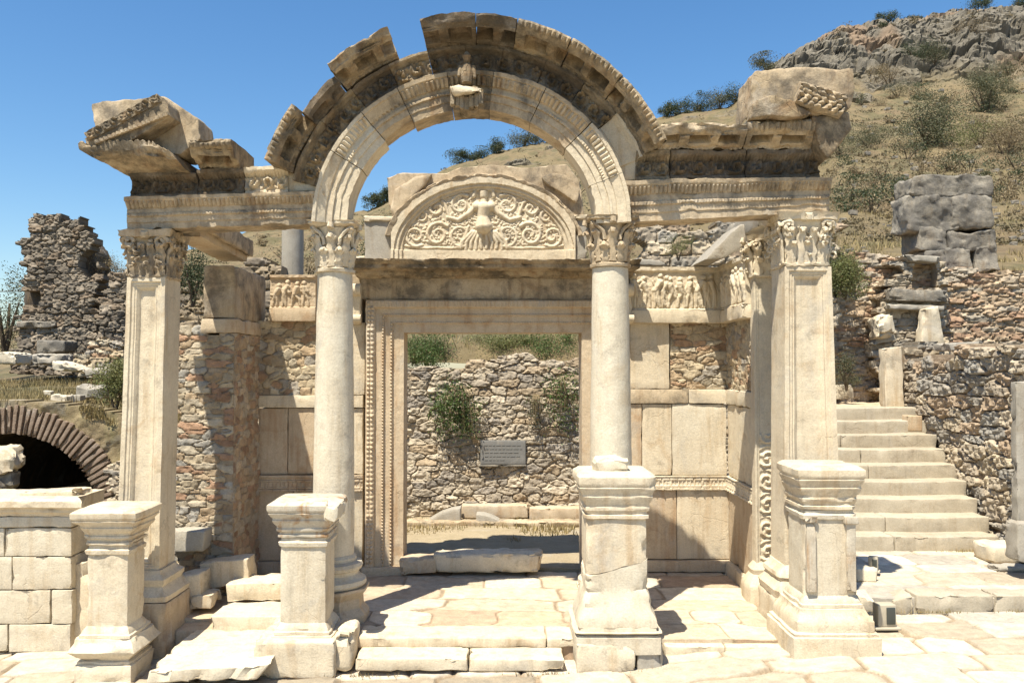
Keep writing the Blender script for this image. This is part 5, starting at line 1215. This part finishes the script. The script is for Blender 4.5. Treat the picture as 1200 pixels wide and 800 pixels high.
# vault lining: tunnel and mortar ring
def ring(r0, r1, y0, y1, n=40):
    V = []; Q = []
    for k in range(n+1):
        a = PI*k/n; c, s = math.cos(a), math.sin(a)*.985
        for (r, y) in ((r0, y0), (r1, y0), (r1, y1), (r0, y1)): V.append((bcx+r*c, y, bcz+r*s))
    for k in range(n):
        for j in range(4): Q.append((4*k+j, 4*k+(j+1) % 4, 4*k+4+(j+1) % 4, 4*k+4+j))
    Q.append((0, 1, 2, 3)); Q.append((4*n+3, 4*n+2, 4*n+1, 4*n)); return V, Q
V, Q = ring(Ri+.012, Ro-.08, BY+.03, BY+.5); MB().add(rough(V, .01), Q).build('mortar', stone('vault_mortar', (.42, .36, .27), (.34, .28, .2), seed=9.), vault)
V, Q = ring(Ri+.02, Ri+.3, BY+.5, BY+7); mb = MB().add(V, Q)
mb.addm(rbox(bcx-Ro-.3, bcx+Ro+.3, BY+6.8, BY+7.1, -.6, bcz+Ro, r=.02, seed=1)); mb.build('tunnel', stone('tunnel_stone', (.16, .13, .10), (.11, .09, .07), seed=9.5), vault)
# bank face around the vault
xb0 = ax(-330, BY); xb1 = ax(222, BY); zb0 = -.5; bh = az(455, BY)-zb0+.5
def bank_top(u): return np.interp(xb0+u, [ax(-330, BY), ax(0, BY), ax(60, BY), ax(150, BY), ax(222, BY)], [az(468, BY), az(469, BY), az(471, BY), az(486, BY), az(502, BY)])-zb0
m = panel((xb0, BY+.02, zb0), (1, 0, 0), (0, 0, 1), (0, -1, 0), xb1-xb0, 3.4, .03, lambda u, v: .10*fbm(P3(u*2.2, v*2.2), 6, 3)+.05*np.clip(fbm(P3(u*7, v*7), 3, 5), 0, 1), lambda u, v: (np.hypot(u+xb0-bcx, (v+zb0-bcz)/.985) > Ro-.09) & (v < bank_top(u)), .5)
M['bank'] = stone('bank_earth', (.40, .31, .19), (.30, .24, .13), stain=(.36, .33, .16), stain_amt=.5, bump=1., seed=71.)
MB().addm(m).build('bank_face', M['bank'], struct=True)
# rubble just right of the vault and inside at its mouth
single('rubble_spur', pxrubble(122, 150, 520, 600, BY-.15, poly_px=[(126, 610), (124, 560), (134, 545), (150, 540), (150, 610)], res=.02, cw=.22, ch=.1, depth=.08, pals=GREY, seed=61, thick=.3), 'rub', 'narrow strip of rubble at the right foot of the brick arch', 'wall')
for i, (px, py, s, lb) in enumerate([(2, 540, .55, 'largest pale rock in the mouth of the brick arch'), (-4, 575, .5, 'grey rock low in the mouth of the brick arch'), (10, 562, .3, 'small rock in front of the rocks in the arch mouth')]):
    X, Z = at(px, py, BY-.3); single('rock', rock((X, BY-.3, Z), (s, s*.8, s*.8), 70+i), ('marble', 'grey', 'grey')[i], lb, 'rock', 'rocks in the arch mouth')
X, Z = at(0, 598, 13.2); MB().addm(rbox(ax(-200, 13.2), ax(130, 13.2), 12.6, 13.9, -.4, az(597, 13.2), r=.1, amp=.06, seed=4)).build('bank_foot', M['bank'], struct=True)

# ---- tower ruin
tr = thing('tower_ruin', 'tall broken rubble tower ruin on the left skyline', 'ruin', (at(70, 430, 25)[0], 25.5, 3))
x0, x1 = ax(14, 25), ax(124, 25)
P = [(14, 440), (19, 400), (22, 370), (24, 330), (28, 290), (36, 260), (42, 250), (56, 251), (70, 254), (86, 259), (100, 266), (111, 280), (116, 300), (113, 330), (112, 360), (118, 400), (122, 440)]
hole = lambda u, v: ~(((np.abs(u+ax(8, 25)-ax(36, 25)) < .33) & (np.abs(v+az(440, 25)-az(349, 25)) < .22)))
hole0 = hole
hole = lambda u, v: hole0(u, v) & ~inpoly(u+x00, v+zz0, [at(a, b, 25.0) for a, b in ((93, 300), (104, 292), (113, 296), (113, 320), (106, 326), (98, 322), (92, 312))])
x00 = at(8, 250, 25.0)[0]; zz0 = az(440, 25.0)
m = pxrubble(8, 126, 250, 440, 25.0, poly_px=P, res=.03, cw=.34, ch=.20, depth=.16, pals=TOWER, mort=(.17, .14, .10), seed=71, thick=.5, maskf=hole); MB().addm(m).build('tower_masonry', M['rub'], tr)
MB().addm(pxblock(rect(19, 376, 64, 384), 24.85, .4, r=.05, amp=.03, chip=.1, seed=2)).build('lintel_stone', M['grey'], tr)
# core behind the tower holes, coloured dark to put shade into the recess
V, Q = fragment([(26, 436), (28, 330), (34, 280), (44, 262), (66, 264), (92, 276), (106, 292), (107, 330), (110, 436)], 25.45, 26.8, .12, .08, 4); MB().add(V, Q).build('dark_core_backing', stone('tower_recess_shade', (.15, .12, .09), (.11, .09, .07), bump=1., seed=4.), tr)
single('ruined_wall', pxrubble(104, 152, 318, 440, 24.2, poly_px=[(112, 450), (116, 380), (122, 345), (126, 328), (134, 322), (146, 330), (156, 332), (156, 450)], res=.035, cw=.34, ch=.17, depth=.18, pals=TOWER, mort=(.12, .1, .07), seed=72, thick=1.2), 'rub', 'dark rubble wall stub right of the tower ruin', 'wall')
single('ruined_wall', pxrubble(88, 146, 388, 442, 22.5, poly_px=[(90, 450), (94, 420), (108, 405), (118, 396), (126, 390), (136, 400), (146, 402), (150, 450)], res=.03, cw=.3, ch=.12, depth=.15, pals=WARM, mort=(.33, .26, .17), seed=73, thick=.6), 'rub', 'low broken brown wall in front of the tower ruin stub', 'wall')
gl = 'grey and white blocks lying on the grassy bank'
for i, (q, Y, mt, lb) in enumerate([((42, 398, 76, 399, 74, 412, 42, 414), 23.4, 'grey', 'large grey slab leaning at the foot of the tower ruin'), ((37, 414, 74, 415, 73, 427, 37, 427), 22.8, 'greym', 'lower grey slab below the leaning one at the tower foot'),
      ((-6, 412, 18, 413, 18, 427, -6, 427), 21.5, 'white', 'white block at the left edge below the tower ruin'), ((60, 422, 78, 426, 100, 437, 62, 434), 20.5, 'white', 'long bright white stone on the grassy bank'),
      ((100, 431, 122, 432, 126, 440, 98, 440), 20, 'greym', 'low grey stone right of the long white stone on the bank')]):
    V, Q = pxblock(q, Y, .8, r=.06, amp=.03, chip=.1, seed=100+i); single('stone_block', (V, Q), mt, lb, 'stone block', gl)
for i, (px, py, s, Y, lb) in enumerate([(73, 468, .34, 15.5, 'white rock on the grass above the brick arch'), (90, 466, .22, 15.7, 'small grey rock right of the white rock above the brick arch'), (57, 460, .16, 16.5, 'tiny pale rock on the grass left of the white rock'), (111, 459, .5, 16.6, 'flat pale rock on the grass near the outer left pier')]):
    X, Z = at(px, py, Y); single('rock', rock((X, Y, Z), (s, s*.8, s*.5), 110+i), ('white', 'greym', 'white', 'greym')[i], lb, 'rock', gl)

# ================================================================== TERRAIN
SKX = [-900, -300, 0, 60, 110, 145, 200, 300, 430, 480, 525, 600, 700, 770, 800, 860, 885, 905, 940, 985, 1050, 1130, 1200, 1400, 2000]
SKY = [402, 396, 388, 372, 350, 330, 300, 268, 246, 222, 196, 172, 158, 138, 130, 122, 96, 80, 62, 36, 30, 18, 14, 0, -40]
def fsky(px): return (415-np.interp(px, SKX, SKY)*1.0)
def start(px):
    Y0 = np.interp(px, [-900, 214, 216, 296, 300, 960, 985, 1000, 2000], [14.2, 14.2, 16.0, 17.4, 17.5, 17.5, 18.9, 19.5, 19.5])
    y0 = np.interp(px, [-900, 60, 150, 214, 216, 300, 640, 960, 985, 1000, 1160, 2000], [470, 474, 490, 505, 430, 420, 419, 400, 335, 328, 328, 326])
    return Y0, y0
pxs = np.concatenate([np.linspace(-900, -60, 60), np.linspace(-55, 1255, 560), np.linspace(1262, 2000, 50)])
ts = np.concatenate([np.linspace(0, .7, 190), np.linspace(.702, .835, 60), np.linspace(.8355, .90, 130), np.linspace(.902, 1, 50), 1+np.linspace(.002, .06, 30), 1+np.linspace(.07, .35, 15)])
PXg, Tg = np.meshgrid(pxs, ts, indexing='ij')
Y0, y0 = start(PXg)
YR = np.interp(PXg, [-900, 150, 430, 770, 1000, 2000], [90, 90, 130, 150, 150, 150])
e0 = (430-y0)/1000; er = (430-np.interp(PXg, SKX, SKY))/1000
Yg = Y0*(YR/Y0)**np.clip(Tg, 0, 1)*np.where(Tg > 1, 1+(Tg-1)*1.3, 1)
tt = np.clip(Tg, 0, 1)
shape = tt**np.interp(PXg, [-900, 215, 216, 960, 985, 2000], [1.0, 1.0, .55, .55, .95, .95])
ycl = np.interp(PXg, [880, 960, 1050, 1130, 1200, 1400, 2000], [112, 102, 100, 92, 80, 74, 60]); ecl = (430-ycl)/1000
cw_ = sstep(880, 925, PXg)
sh2 = np.where(tt < .84, (tt/.84)**1.0*(ecl-e0), (ecl-e0)+(er-ecl)*(.93*sstep(.838, .885, tt+.012*fbm(np.stack([PXg*.02, Yg*.0, Yg*.0], -1), 3, 8))+.07*np.clip((tt-.88)/.12, 0, 1)))
eg = e0+((er-e0)*shape)*(1-cw_)+sh2*cw_
Xg = (PXg-590)/1000*Yg
Zg = HZ+Yg*eg - np.where(Tg > 1, (Tg-1)*60, 0)
Pn = np.stack([Xg, Yg, Zg*0], -1)
amp = np.clip(Yg*.018, .03, 2.2)*np.clip(1-.6*tt, .2, 1)
Zg = Zg+amp*fbm(Pn*(.16), 5, 9)*.7+np.clip((Yg-25)/40, 0, 1)*.5*fbm(Pn*.5, 4, 19)
# rocky crags: upper right crown of the hill and bits of the ridge in the middle
rk_ = sstep(.70, .78, tt+.05*fbm(Pn*.06, 3, 4))*sstep(870, 930, PXg)*sstep(1.06, 1.0, Tg)
ys_ = 430-1000*(Zg-HZ)/Yg
rk_ = sstep(112, 84, ys_+np.interp(PXg, [900, 1000, 1100, 1200, 1300], [-20, 0, 12, 18, 20])+14*fbm(Pn*.05, 4, 4))*sstep(862, 905, PXg)
rk2 = sstep(.25, .4, fbm(Pn*.10+7, 4, 14))*sstep(.6, .75, tt)*.8
rockm = np.clip(np.maximum(rk_, rk2*(PXg > 560)), 0, 1)
def domes(sc, sd):
    F1, F2, ID, SU, SV = cells(Xg+1.5*fbm(Pn*.3, 3, sd), (Yg*.6+1.6*Zg)*.8, sc, sc*.8, seed=sd, p=3.); return sstep(.0, .10, F2-F1)*(.25+.6*ID+.75*((ID*13.7) % 1-.5)*(Xg-SU)/sc+.75*((ID*37.1) % 1-.5)*((Yg*.6+1.6*Zg)*.8-SV)/sc)
crag = .5*domes(6., 3)+.32*domes(2.6, 4)+.18*domes(1.2, 5)
Zg = Zg+rockm*(crag*2.4-.9+.5*fbm(Pn*.8, 4, 8)); Yg2 = Yg-rockm*crag*2.2
# crown terraces: keep ridge
idx = np.arange(PXg.size).reshape(PXg.shape)
q = np.stack([idx[:-1, :-1], idx[1:, :-1], idx[1:, 1:], idx[:-1, 1:]], -1).reshape(-1, 4)
grass = np.clip(.5+.5*fbm(Pn*.09, 4, 33), 0, 1)
cG = np.array([.27, .20, .115]); cG2 = np.array([.19, .16, .085]); cB = np.array([.20, .145, .09])
c = cG[None, None]*(1-grass[..., None])+cG2[None, None]*grass[..., None]
b2 = sstep(.1, .4, fbm(Pn*.35, 4, 35))[..., None]; c = c*(1-.6*b2)+cB*.6*b2
g2 = (sstep(.12, .3, fbm(Pn*.7, 4, 36))*.65)[..., None]; c = c*(1-g2)+np.array([.12, .115, .06])*g2
g3 = (sstep(.15, .35, fbm(Pn*1.7, 3, 38))*.5)[..., None]; c = c*(1-g3)+np.array([.15, .125, .075])*g3
rc = np.array([.21, .19, .155])*(.8+.4*np.clip(fbm(Pn*.5, 3, 99)+.5, 0, 1))[..., None]; red = sstep(.2, .4, fbm(Pn*.12+3, 3, 37))[..., None]; rc = rc*(1-red*.6)+np.array([.34, .23, .15])*red*.6
c = c*(1-rockm[..., None])+rc*rockm[..., None]
M['terrain'] = stone('hillside', CREAM, CREAM2, stain=(.24, .21, .12), stain_amt=.25, vcol=True, bump=1.0, scale=.35, seed=81.)
MB().add(np.stack([Xg, Yg2, Zg], -1).reshape(-1, 3), q[:, ::-1], c.reshape(-1, 3)).build('hillside', M['terrain'], struct=True)
def ground_z(px, Y):
    Y0, y0 = start(px); yr = np.interp(px, [-900, 150, 430, 770, 1000, 2000], [90, 90, 130, 150, 150, 150]); t = math.log(Y/float(Y0))/math.log(float(yr)/float(Y0))
    i = int(np.argmin(np.abs(pxs-px))); j = int(np.argmin(np.abs(Yg2[i]-Y))); return Zg[i, j]
# flat ground to the horizon
MB().add([(-1500, -40, -.75), (1500, -40, -.75), (1500, 3000, -.75), (-1500, 3000, -.75)], [(0, 1, 2, 3)]).build('ground', M['bank'], struct=True, smooth=False)

# ================================================================== VEGETATION
def leaves(n, cen, rad, size, rng, clumps=10, spread=.30, asp=2.2, droop=0., bottom=-.7):
    clumps = int(clumps*1.5); cc = rng.normal(size=(clumps, 3)); cc /= np.linalg.norm(cc, axis=1)[:, None]; cc *= rng.uniform(.25, 1.05, (clumps, 1)); cc[:, 2] = np.maximum(cc[:, 2], bottom)
    wts = rng.uniform(.2, 1, clumps); k = rng.choice(clumps, n, p=wts/wts.sum()); P = cc[k]+rng.normal(size=(n, 3))*(spread*rng.uniform(.45, 1.1, clumps))[k][:, None]
    L = np.linalg.norm(P, axis=1); P = P/np.maximum(L/1.3, 1.)[:, None]
    P = np.array(cen)+P*np.array(rad)
    if droop: P[:, 2] -= droop*rng.random(n)**2
    a = rng.normal(size=(n, 3)); a[:, 2] += .4; a /= np.linalg.norm(a, axis=1)[:, None]; b = rng.normal(size=(n, 3)); b -= (b*a).sum(1)[:, None]*a; b /= np.linalg.norm(b, axis=1)[:, None]
    s = size*rng.uniform(.6, 1.3, (n, 1))
    V = np.stack([P-a*s*.5, P+b*s*.5/asp, P+a*s*.5, P-b*s*.5/asp], 1).reshape(-1, 3)
    return V, np.arange(4*n).reshape(n, 4).tolist()
def shrub(name, px, py, Y, w, h, mat, label, cat='shrub', n=500, size=.1, seed=0, group=None, trunk=True, clumps=12, onground=False, spread=.33):
    """px,py = base of shrub in photo; w,h crown size in m"""
    rng = np.random.default_rng(seed); X, Z = at(px, py, Y)
    if onground: Z = ground_z(px, Y)-.1*h
    o = thing(name, label, cat, (X, Y, Z), group)
    MB().add(*leaves(int(n*4), (X, Y, Z+h*.5), (w/2, w/2*.8, h*.52), size*.5, rng, clumps, spread)).build('crown', M[mat], o, smooth=False)
    b = MB()
    for k in range(4 if trunk else 2):
        a = rng.uniform(0, 6.3); b.addm(tube([(X, Y, Z-.1), (X+.1*w*math.cos(a), Y+.1*w*math.sin(a), Z+h*.25), (X+.25*w*math.cos(a), Y+.2*w*math.sin(a), Z+h*.6)], np.array([.05, .035, .012])*max(.4, h/1.5), n=6))
    b.build('trunk', M['bark'], o)
    return o
gs = 'scrub bushes on the dry hillside'
big = [(1092, 205, 62, 4.6, 4.4, 'leaf_o', 'largest olive green tree on the slope above the grey boulder stack', 1600), (1150, 202, 60, 4.4, 2.2, 'leaf_y', 'bright green low bush right of the largest olive tree on the slope', 1200),
       (1156, 168, 80, 5.4, 4.4, 'leaf_o', 'olive coloured tree higher up near the right edge of the slope', 1300), (1020, 208, 64, 3.6, 1.8, 'leaf_o', 'broad grey green bush left of the largest olive tree', 700), (985, 208, 60, 3.4, 1.9, 'leaf_o', 'dark bush directly behind the right end of the temple', 700),
       (1180, 222, 55, 3.8, 3.0, 'leaf_dry', 'brownish dry bush at the right edge behind the boulder stack', 900), (1052, 137, 100, 3.6, 2.0, 'leaf_o', 'small dark bush below the crag on the upper slope', 400), (1042, 110, 108, 5, 3, 'leaf_dry', 'brown bush under the rocky crag', 500),
       (1075, 104, 110, 4.2, 3.4, 'leaf_d', 'dark green bush under the middle of the rocky crag', 500), (1096, 106, 110, 4, 2.6, 'leaf_o', 'grey green bush right of the dark one under the crag', 500), (1140, 92, 112, 7, 2.2, 'leaf_dry', 'long low brown bush on the ledge under the crag', 600), (1182, 100, 108, 6, 2.5, 'leaf_o', 'low green bush at the right edge under the crag', 600), (1030, 150, 92, 2.6, 1.6, 'leaf_dry', 'tiny dry bush on the bare middle slope', 300)]
for i, (px, py, Y, w, h, mt, lb, n) in enumerate(big): shrub('tree' if h > 4 else 'shrub', px, py, Y, w, h, mt, lb, 'tree' if h > 4 else 'shrub', n*2, .028*h**.5*Y**.35, 200+i, gs if h <= 4 else None, onground=True, clumps=16)
sky = [(782, 136, 3.4, 3.2, 'leaf_d', 'round dark bush on the ridge right of the arch'), (800, 132, 5, 3.0, 'leaf_d', 'green bush on the ridge right of the round dark bush'), (822, 130, 5, 3.5, 'leaf_d', 'wide bush in the middle of the ridge between arch and crag'), (842, 128, 5, 4, 'leaf_o', 'olive bush on the ridge left of the raking block'), (860, 124, 4.6, 4.4, 'leaf_d', 'tall dark bush on the ridge just left of the raking block'),
       (540, 196, 4.6, 2.4, 'leaf_d', 'dark bush on the ridge seen through the arch at left'), (562, 190, 4, 2.4, 'leaf_d', 'second dark bush on the ridge seen through the arch'), (580, 184, 3.4, 2.6, 'leaf_d', 'third dark bush on the ridge seen through the arch'), (612, 182, 5, 3.8, 'leaf_o', 'grey bush at the top of the ridge seen through the arch'), (634, 180, 5, 3.6, 'leaf_o', 'grey green bush right of the top one seen through the arch'), (440, 250, 3.6, 2.6, 'leaf_d', 'dark bush on the low ridge behind the left arch foot'), (452, 240, 2.4, 3.0, 'leaf_d', 'narrow dark bush behind the left arch foot'),
       (1040, 36, 4.2, 2.6, 'leaf_d', 'round dark bush alone on top of the crag'), (1146, 24, 5, 3., 'leaf_d', 'round bush on top of the crag near the right edge'), (1070, 34, 3, 1.2, 'leaf_o', 'flat small bush on the crag top between the two round ones'), (898, 84, 4.4, 2.6, 'leaf_o', 'bush on the sloping left shoulder of the crag'), (1196, 40, 3.4, 4.4, 'leaf_d', 'dark bush at the right edge of the crag top'), (975, 62, 3.4, 3, 'leaf_o', 'olive bush clinging to the left face of the crag'), (1090, 60, 4, 2.6, 'leaf_d', 'dark bush in the middle of the crag face'), (1130, 82, 8, 3.4, 'leaf_d', 'wide dark bush at the foot of the crag near the right edge')]
for i, (px, py, w, h, mt, lb) in enumerate(sky):
    Yr = float(np.interp(px, [-900, 150, 430, 770, 1000, 2000], [90, 90, 130, 150, 150, 150])); Yr *= .985 if py < 60 or px < 880 else .86
    shrub('shrub', px, py, Yr, w, h, mt, lb, 'shrub', 900, .42, 300+i, gs, onground=not (px > 880 and py > 50), clumps=9)
rng = np.random.default_rng(77)
for i in range(160):
    px = rng.uniform(985, 1290) if i < 120 else rng.uniform(220, 880); Y = math.exp(rng.uniform(math.log(34), math.log(118)))
    if 870 < px < 985: continue
    h = rng.uniform(.5, 1.6)*(Y/70)**.3; shrub('shrub', px, 0, Y, h*rng.uniform(1.2, 3.0), h, rng.choice(['leaf_dry', 'leaf_o', 'leaf_dry', 'leaf_d']), 'small low scrub bush scattered on the open hillside', 'shrub', 110, .16+Y*.0016, 500+i, 'small scattered scrub bushes on the hillside', onground=True, clumps=6)
VV = []; FF = []; nn_ = 0
for k in range(1500):
    left = rng.random() < .25
    px = rng.uniform(230, 880) if left else rng.uniform(955, 1300); Y = math.exp(rng.uniform(math.log(26), math.log(148)))
    i_ = int(np.argmin(np.abs(pxs-px))); j_ = int(np.argmin(np.abs(Yg2[i_]-Y)))
    if fbm(np.array([[Xg[i_, j_], Y, 0.]])*.06, 3, 44)[0] < -.12: continue
    r_ = rng.uniform(.15, .55)*(Y/60)**.5; V_, F_ = leaves(34, (Xg[i_, j_], Yg2[i_, j_], Zg[i_, j_]+r_*.3), (r_*1.5, r_*1.2, r_*.7), .07+Y*.0017, rng, 4)
    VV.append(V_); FF.append(np.array(F_)+nn_); nn_ += len(V_)
mbs = MB(); mbs.add(np.concatenate(VV), np.concatenate(FF).tolist()); tag(mbs.build('ground_scrub', M['leaf_scrub'], smooth=False), 'low olive brown ground scrub covering the dry hillside', 'ground cover', kind='stuff')
# plants near the court wall
shrub('shrub', 503, 436, 17.6, 1.0, .85, 'leaf_g', 'dark green leafy shrub on top of the rubble wall, left in the doorway', 'shrub', 2200, .075, 1, None)
shrub('shrub', 592, 424, 18.0, 1.5, .62, 'leaf_y', 'bright green shrub on top of the rubble wall, centre of the doorway', 'shrub', 2600, .07, 2)
shrub('shrub', 645, 432, 17.8, 1.1, .75, 'leaf_g', 'green shrub on top of the rubble wall, right in the doorway', 'shrub', 1800, .07, 3)
def hang(px, py, Y, w, h, mat, label, n, seed, droop=.5):
    rng = np.random.default_rng(seed); X, Z = at(px, py, Y); o = thing('hanging_plant', label, 'plant', (X, Y, Z-h))
    MB().add(*leaves(n, (X, Y-.05, Z-h*.4), (w/2, .22, h*.42), .055, rng, 14, .3, droop=droop*h)).build('foliage', M[mat], o, smooth=False)
    b = MB()
    for k in range(14):
        dx = rng.uniform(-.4, .4)*w; b.addm(tube([(X+dx*.3, Y+.1, Z-.2*h), (X+dx*.7, Y-.15, Z-.35*h), (X+dx, Y-.12, Z-h*rng.uniform(.7, 1.2))], np.array([.008, .006, .003]), n=4))
    b.build('stems', M['leaf_dry'], o)
hang(538, 438, 16.82, .95, 1.15, 'leaf_g', 'green caper bush hanging from the middle of the rubble wall above the plaque', 2600, 5)
hang(658, 430, 16.82, .75, .9, 'leaf_g', 'thin green plant trailing down the right side of the rubble wall in the doorway', 1000, 6, .9)
hang(628, 455, 16.85, .4, .6, 'leaf_o', 'thin dry plant on the rubble wall left of the trailing one', 260, 7, .8)
shrub('shrub', 990, 345, 18.4, .95, .95, 'leaf_y', 'yellow green grassy bush beside the right pier capital, on the terrace wall', 'shrub', 2200, .09, 8)
shrub('shrub', 992, 452, 17.9, .7, .7, 'leaf_o', 'dull bush at the head of the staircase', 'shrub', 700, .06, 9)
shrub('shrub', 795, 300, 17.9, .7, .5, 'leaf_y', 'small green plant behind the right figure frieze', 'shrub', 500, .05, 10)
shrub('shrub', 226, 352, 14.4, .7, 1.0, 'leaf_d', 'dark shrub behind the left bay between pier and side wall', 'shrub', 1200, .07, 11)
shrub('shrub', 6, 412, 27, 2.0, 2.6, 'leaf_o', 'olive bush at the left edge below the skyline', 'shrub', 1400, .14, 12)
shrub('shrub', 121, 328, 25.6, 1.3, .8, 'leaf_dry', 'dry twiggy bush between the tower ruin and the wall stub', 'shrub', 900, .08, 13)
shrub('shrub', 135, 478, 14.6, .7, .75, 'leaf_y', 'yellow green grass clump beside the outer left pier on the bank', 'shrub', 1400, .08, 14)
# dry grass
def blades(pts, hgt, rng, w=.012):
    n = len(pts); a = rng.uniform(0, 6.3, n); d = np.stack([np.cos(a), np.sin(a), np.zeros(n)], 1); h = hgt*rng.uniform(.5, 1.3, n)
    lean = rng.normal(size=(n, 3))*.3; lean[:, 2] = 1; tip = pts+lean*h[:, None]
    V = np.stack([pts-d*w, pts+d*w, tip], 1).reshape(-1, 3); return V, np.arange(3*n).reshape(n, 3).tolist()
def scatter(n, px0, px1, Ya, Yb, rng, clump=.5):
    px = rng.uniform(px0, px1, n); Y = Ya*np.exp(rng.random(n)*math.log(Yb/Ya))
    i = np.clip(np.searchsorted(pxs, px), 0, len(pxs)-1); P = []
    cols = Yg2[i]; j = np.abs(cols-Y[:, None]).argmin(1); j = np.clip(j, 0, 400)
    X = Xg[i, j]+rng.normal(size=n)*.06; Yv = Yg2[i, j]+rng.normal(size=n)*.08*Y/20; pts = np.stack([X, Yv, Zg[i, j]-.02], 1)
    k = fbm(pts*np.array([1, 1, 0])*.8, 3, 5)+rng.random(n)*.4 > clump-.45
    return pts[k]
rng = np.random.default_rng(5)
b = MB(); p = scatter(26000, -120, 214, 14.3, 26, rng); b.add(*blades(p, .16, rng))
n = 9000; X = rng.uniform(ax(-150, BY), ax(214, BY), n); zt_b = zb0+bank_top(X-xb0); Zb = zt_b-rng.random(n)**1.6*1.2; k = (np.hypot(X-bcx, Zb-bcz) > Ro+.02) & (fbm(P3(X*1.5, Zb*1.5), 3, 4) > -.1); b.add(*blades(np.stack([X[k], np.full(k.sum(), BY-.03), Zb[k]], 1), .11, rng)); p = scatter(12000, 300, 900, 17.8, 30, rng); b.add(*blades(p, .22, rng)); p = scatter(30000, 985, 1300, 19.8, 75, rng, .9); b.add(*blades(p, .17, rng, .02))
tag(b.build('dry_grass', M['grass'], smooth=False), 'dry yellow grass growing on the bank and the slopes', 'grass', kind='stuff')
b = MB()
for k in range(260):
    px = rng.uniform(985, 1300); Y = math.exp(rng.uniform(math.log(24), math.log(118))); i_ = int(np.argmin(np.abs(pxs-px))); j_ = int(np.argmin(np.abs(Yg2[i_]-Y))); sc = rng.uniform(.05, .2)*(Y/60)**.5
    b.addm(rbox(Xg[i_, j_]-sc, Xg[i_, j_]+sc, Y-sc, Y+sc, Zg[i_, j_]-sc*.5, Zg[i_, j_]+sc*.9, r=sc*.3, seg=sc*2, amp=sc*.3, chip=0, seed=k, scale=1/sc))
tag(b.build('loose_rocks', M['grey'], smooth=False), 'loose grey rocks strewn over the dry slope at the right', 'rocks', kind='stuff')
b = MB(); pp = []
for (wx0, wy0, wz_, nn_) in ((.5, 8.97, .0, 60), (1.72, 8.95, .05, 70), (-1.5, 8.98, -.02, 50), (5.2, 10.38, .24, 90), (6.4, 10.38, .25, 70), (-4.6, 9.0, -.16, 50), (7.1, 13.05, .4, 160), (4.9, 13.05, .4, 60), (7.2, 12.0, .4, 30)):
    pp.append(np.stack([wx0+rng.normal(size=nn_)*.22, wy0+rng.normal(size=nn_)*.02, np.full(nn_, wz_)], 1))
tag(MB().add(*blades(np.concatenate(pp), .05, rng, .005)).build('weeds', M['grass'], smooth=False), 'dry weeds in the joints of the paving and steps', 'grass', kind='stuff')
b = MB(); n = 5000; X = rng.uniform(-2.3, 3, n); Y = rng.uniform(14.3, 16.9, n); k = fbm(P3(X*1.3, Y*1.3), 3, 8)+(Y-15)*.15 > .08; pts = np.stack([X[k], Y[k], np.full(k.sum(), .22)], 1); b.add(*blades(pts, .10, rng))
tag(b.build('court_grass', M['grass'], smooth=False), 'sparse dry grass on the ground of the court behind the doorway', 'grass', kind='stuff')
# overhead line at far left
pl = thing('power_line', 'thin overhead wire in front of the sky left of the tower ruin', 'wire', (at(5, 341, 60)[0], 60, 8))
b = MB(); A = at(-120, 342, 60); B = at(30, 341, 60); b.addm(tube([(A[0], 60, A[1]), ((A[0]+B[0])/2, 60, (A[1]+B[1])/2-.05), (B[0], 60, B[1])], .035, n=5)); b.build('wire', M['text'], pl)

# ================================================================== LIGHT
SD = np.array([.66, 1.0, -2.5]); SD /= np.linalg.norm(SD)   # direction the light travels
sun_d = bpy.data.lights.new('sun', 'SUN'); sun = bpy.data.objects.new('sun', sun_d); COL.objects.link(sun)
sun.rotation_euler = Vector(SD).to_track_quat('-Z', 'Y').to_euler(); sun_d.energy = 5.0; sun_d.angle = math.radians(.5); sun_d.color = (1, .93, .79)
el = math.asin(-SD[2]); azm = math.atan2(-SD[0], -SD[1])
w = bpy.data.worlds.new('World'); scene.world = w; w.use_nodes = True; nt = w.node_tree
bg = nt.nodes['Background']; st = nt.nodes.new('ShaderNodeTexSky'); st.sky_type = 'NISHITA'; st.sun_disc = False; st.sun_elevation = el; st.sun_rotation = azm; st.altitude = 0; st.air_density = 1.15; st.dust_density = .45; st.ozone_density = 4.0
hs = nt.nodes.new('ShaderNodeHueSaturation'); hs.inputs['Saturation'].default_value = 1.22; nt.links.new(st.outputs[0], hs.inputs['Color']); nt.links.new(hs.outputs[0], bg.inputs[0]); bg.inputs[1].default_value = .088
scene.view_settings.view_transform = 'Standard'; scene.view_settings.look = 'None'; scene.view_settings.exposure = .90; scene.view_settings.gamma = 1
scene.render.engine = 'CYCLES'
scene.cycles.max_bounces = 4
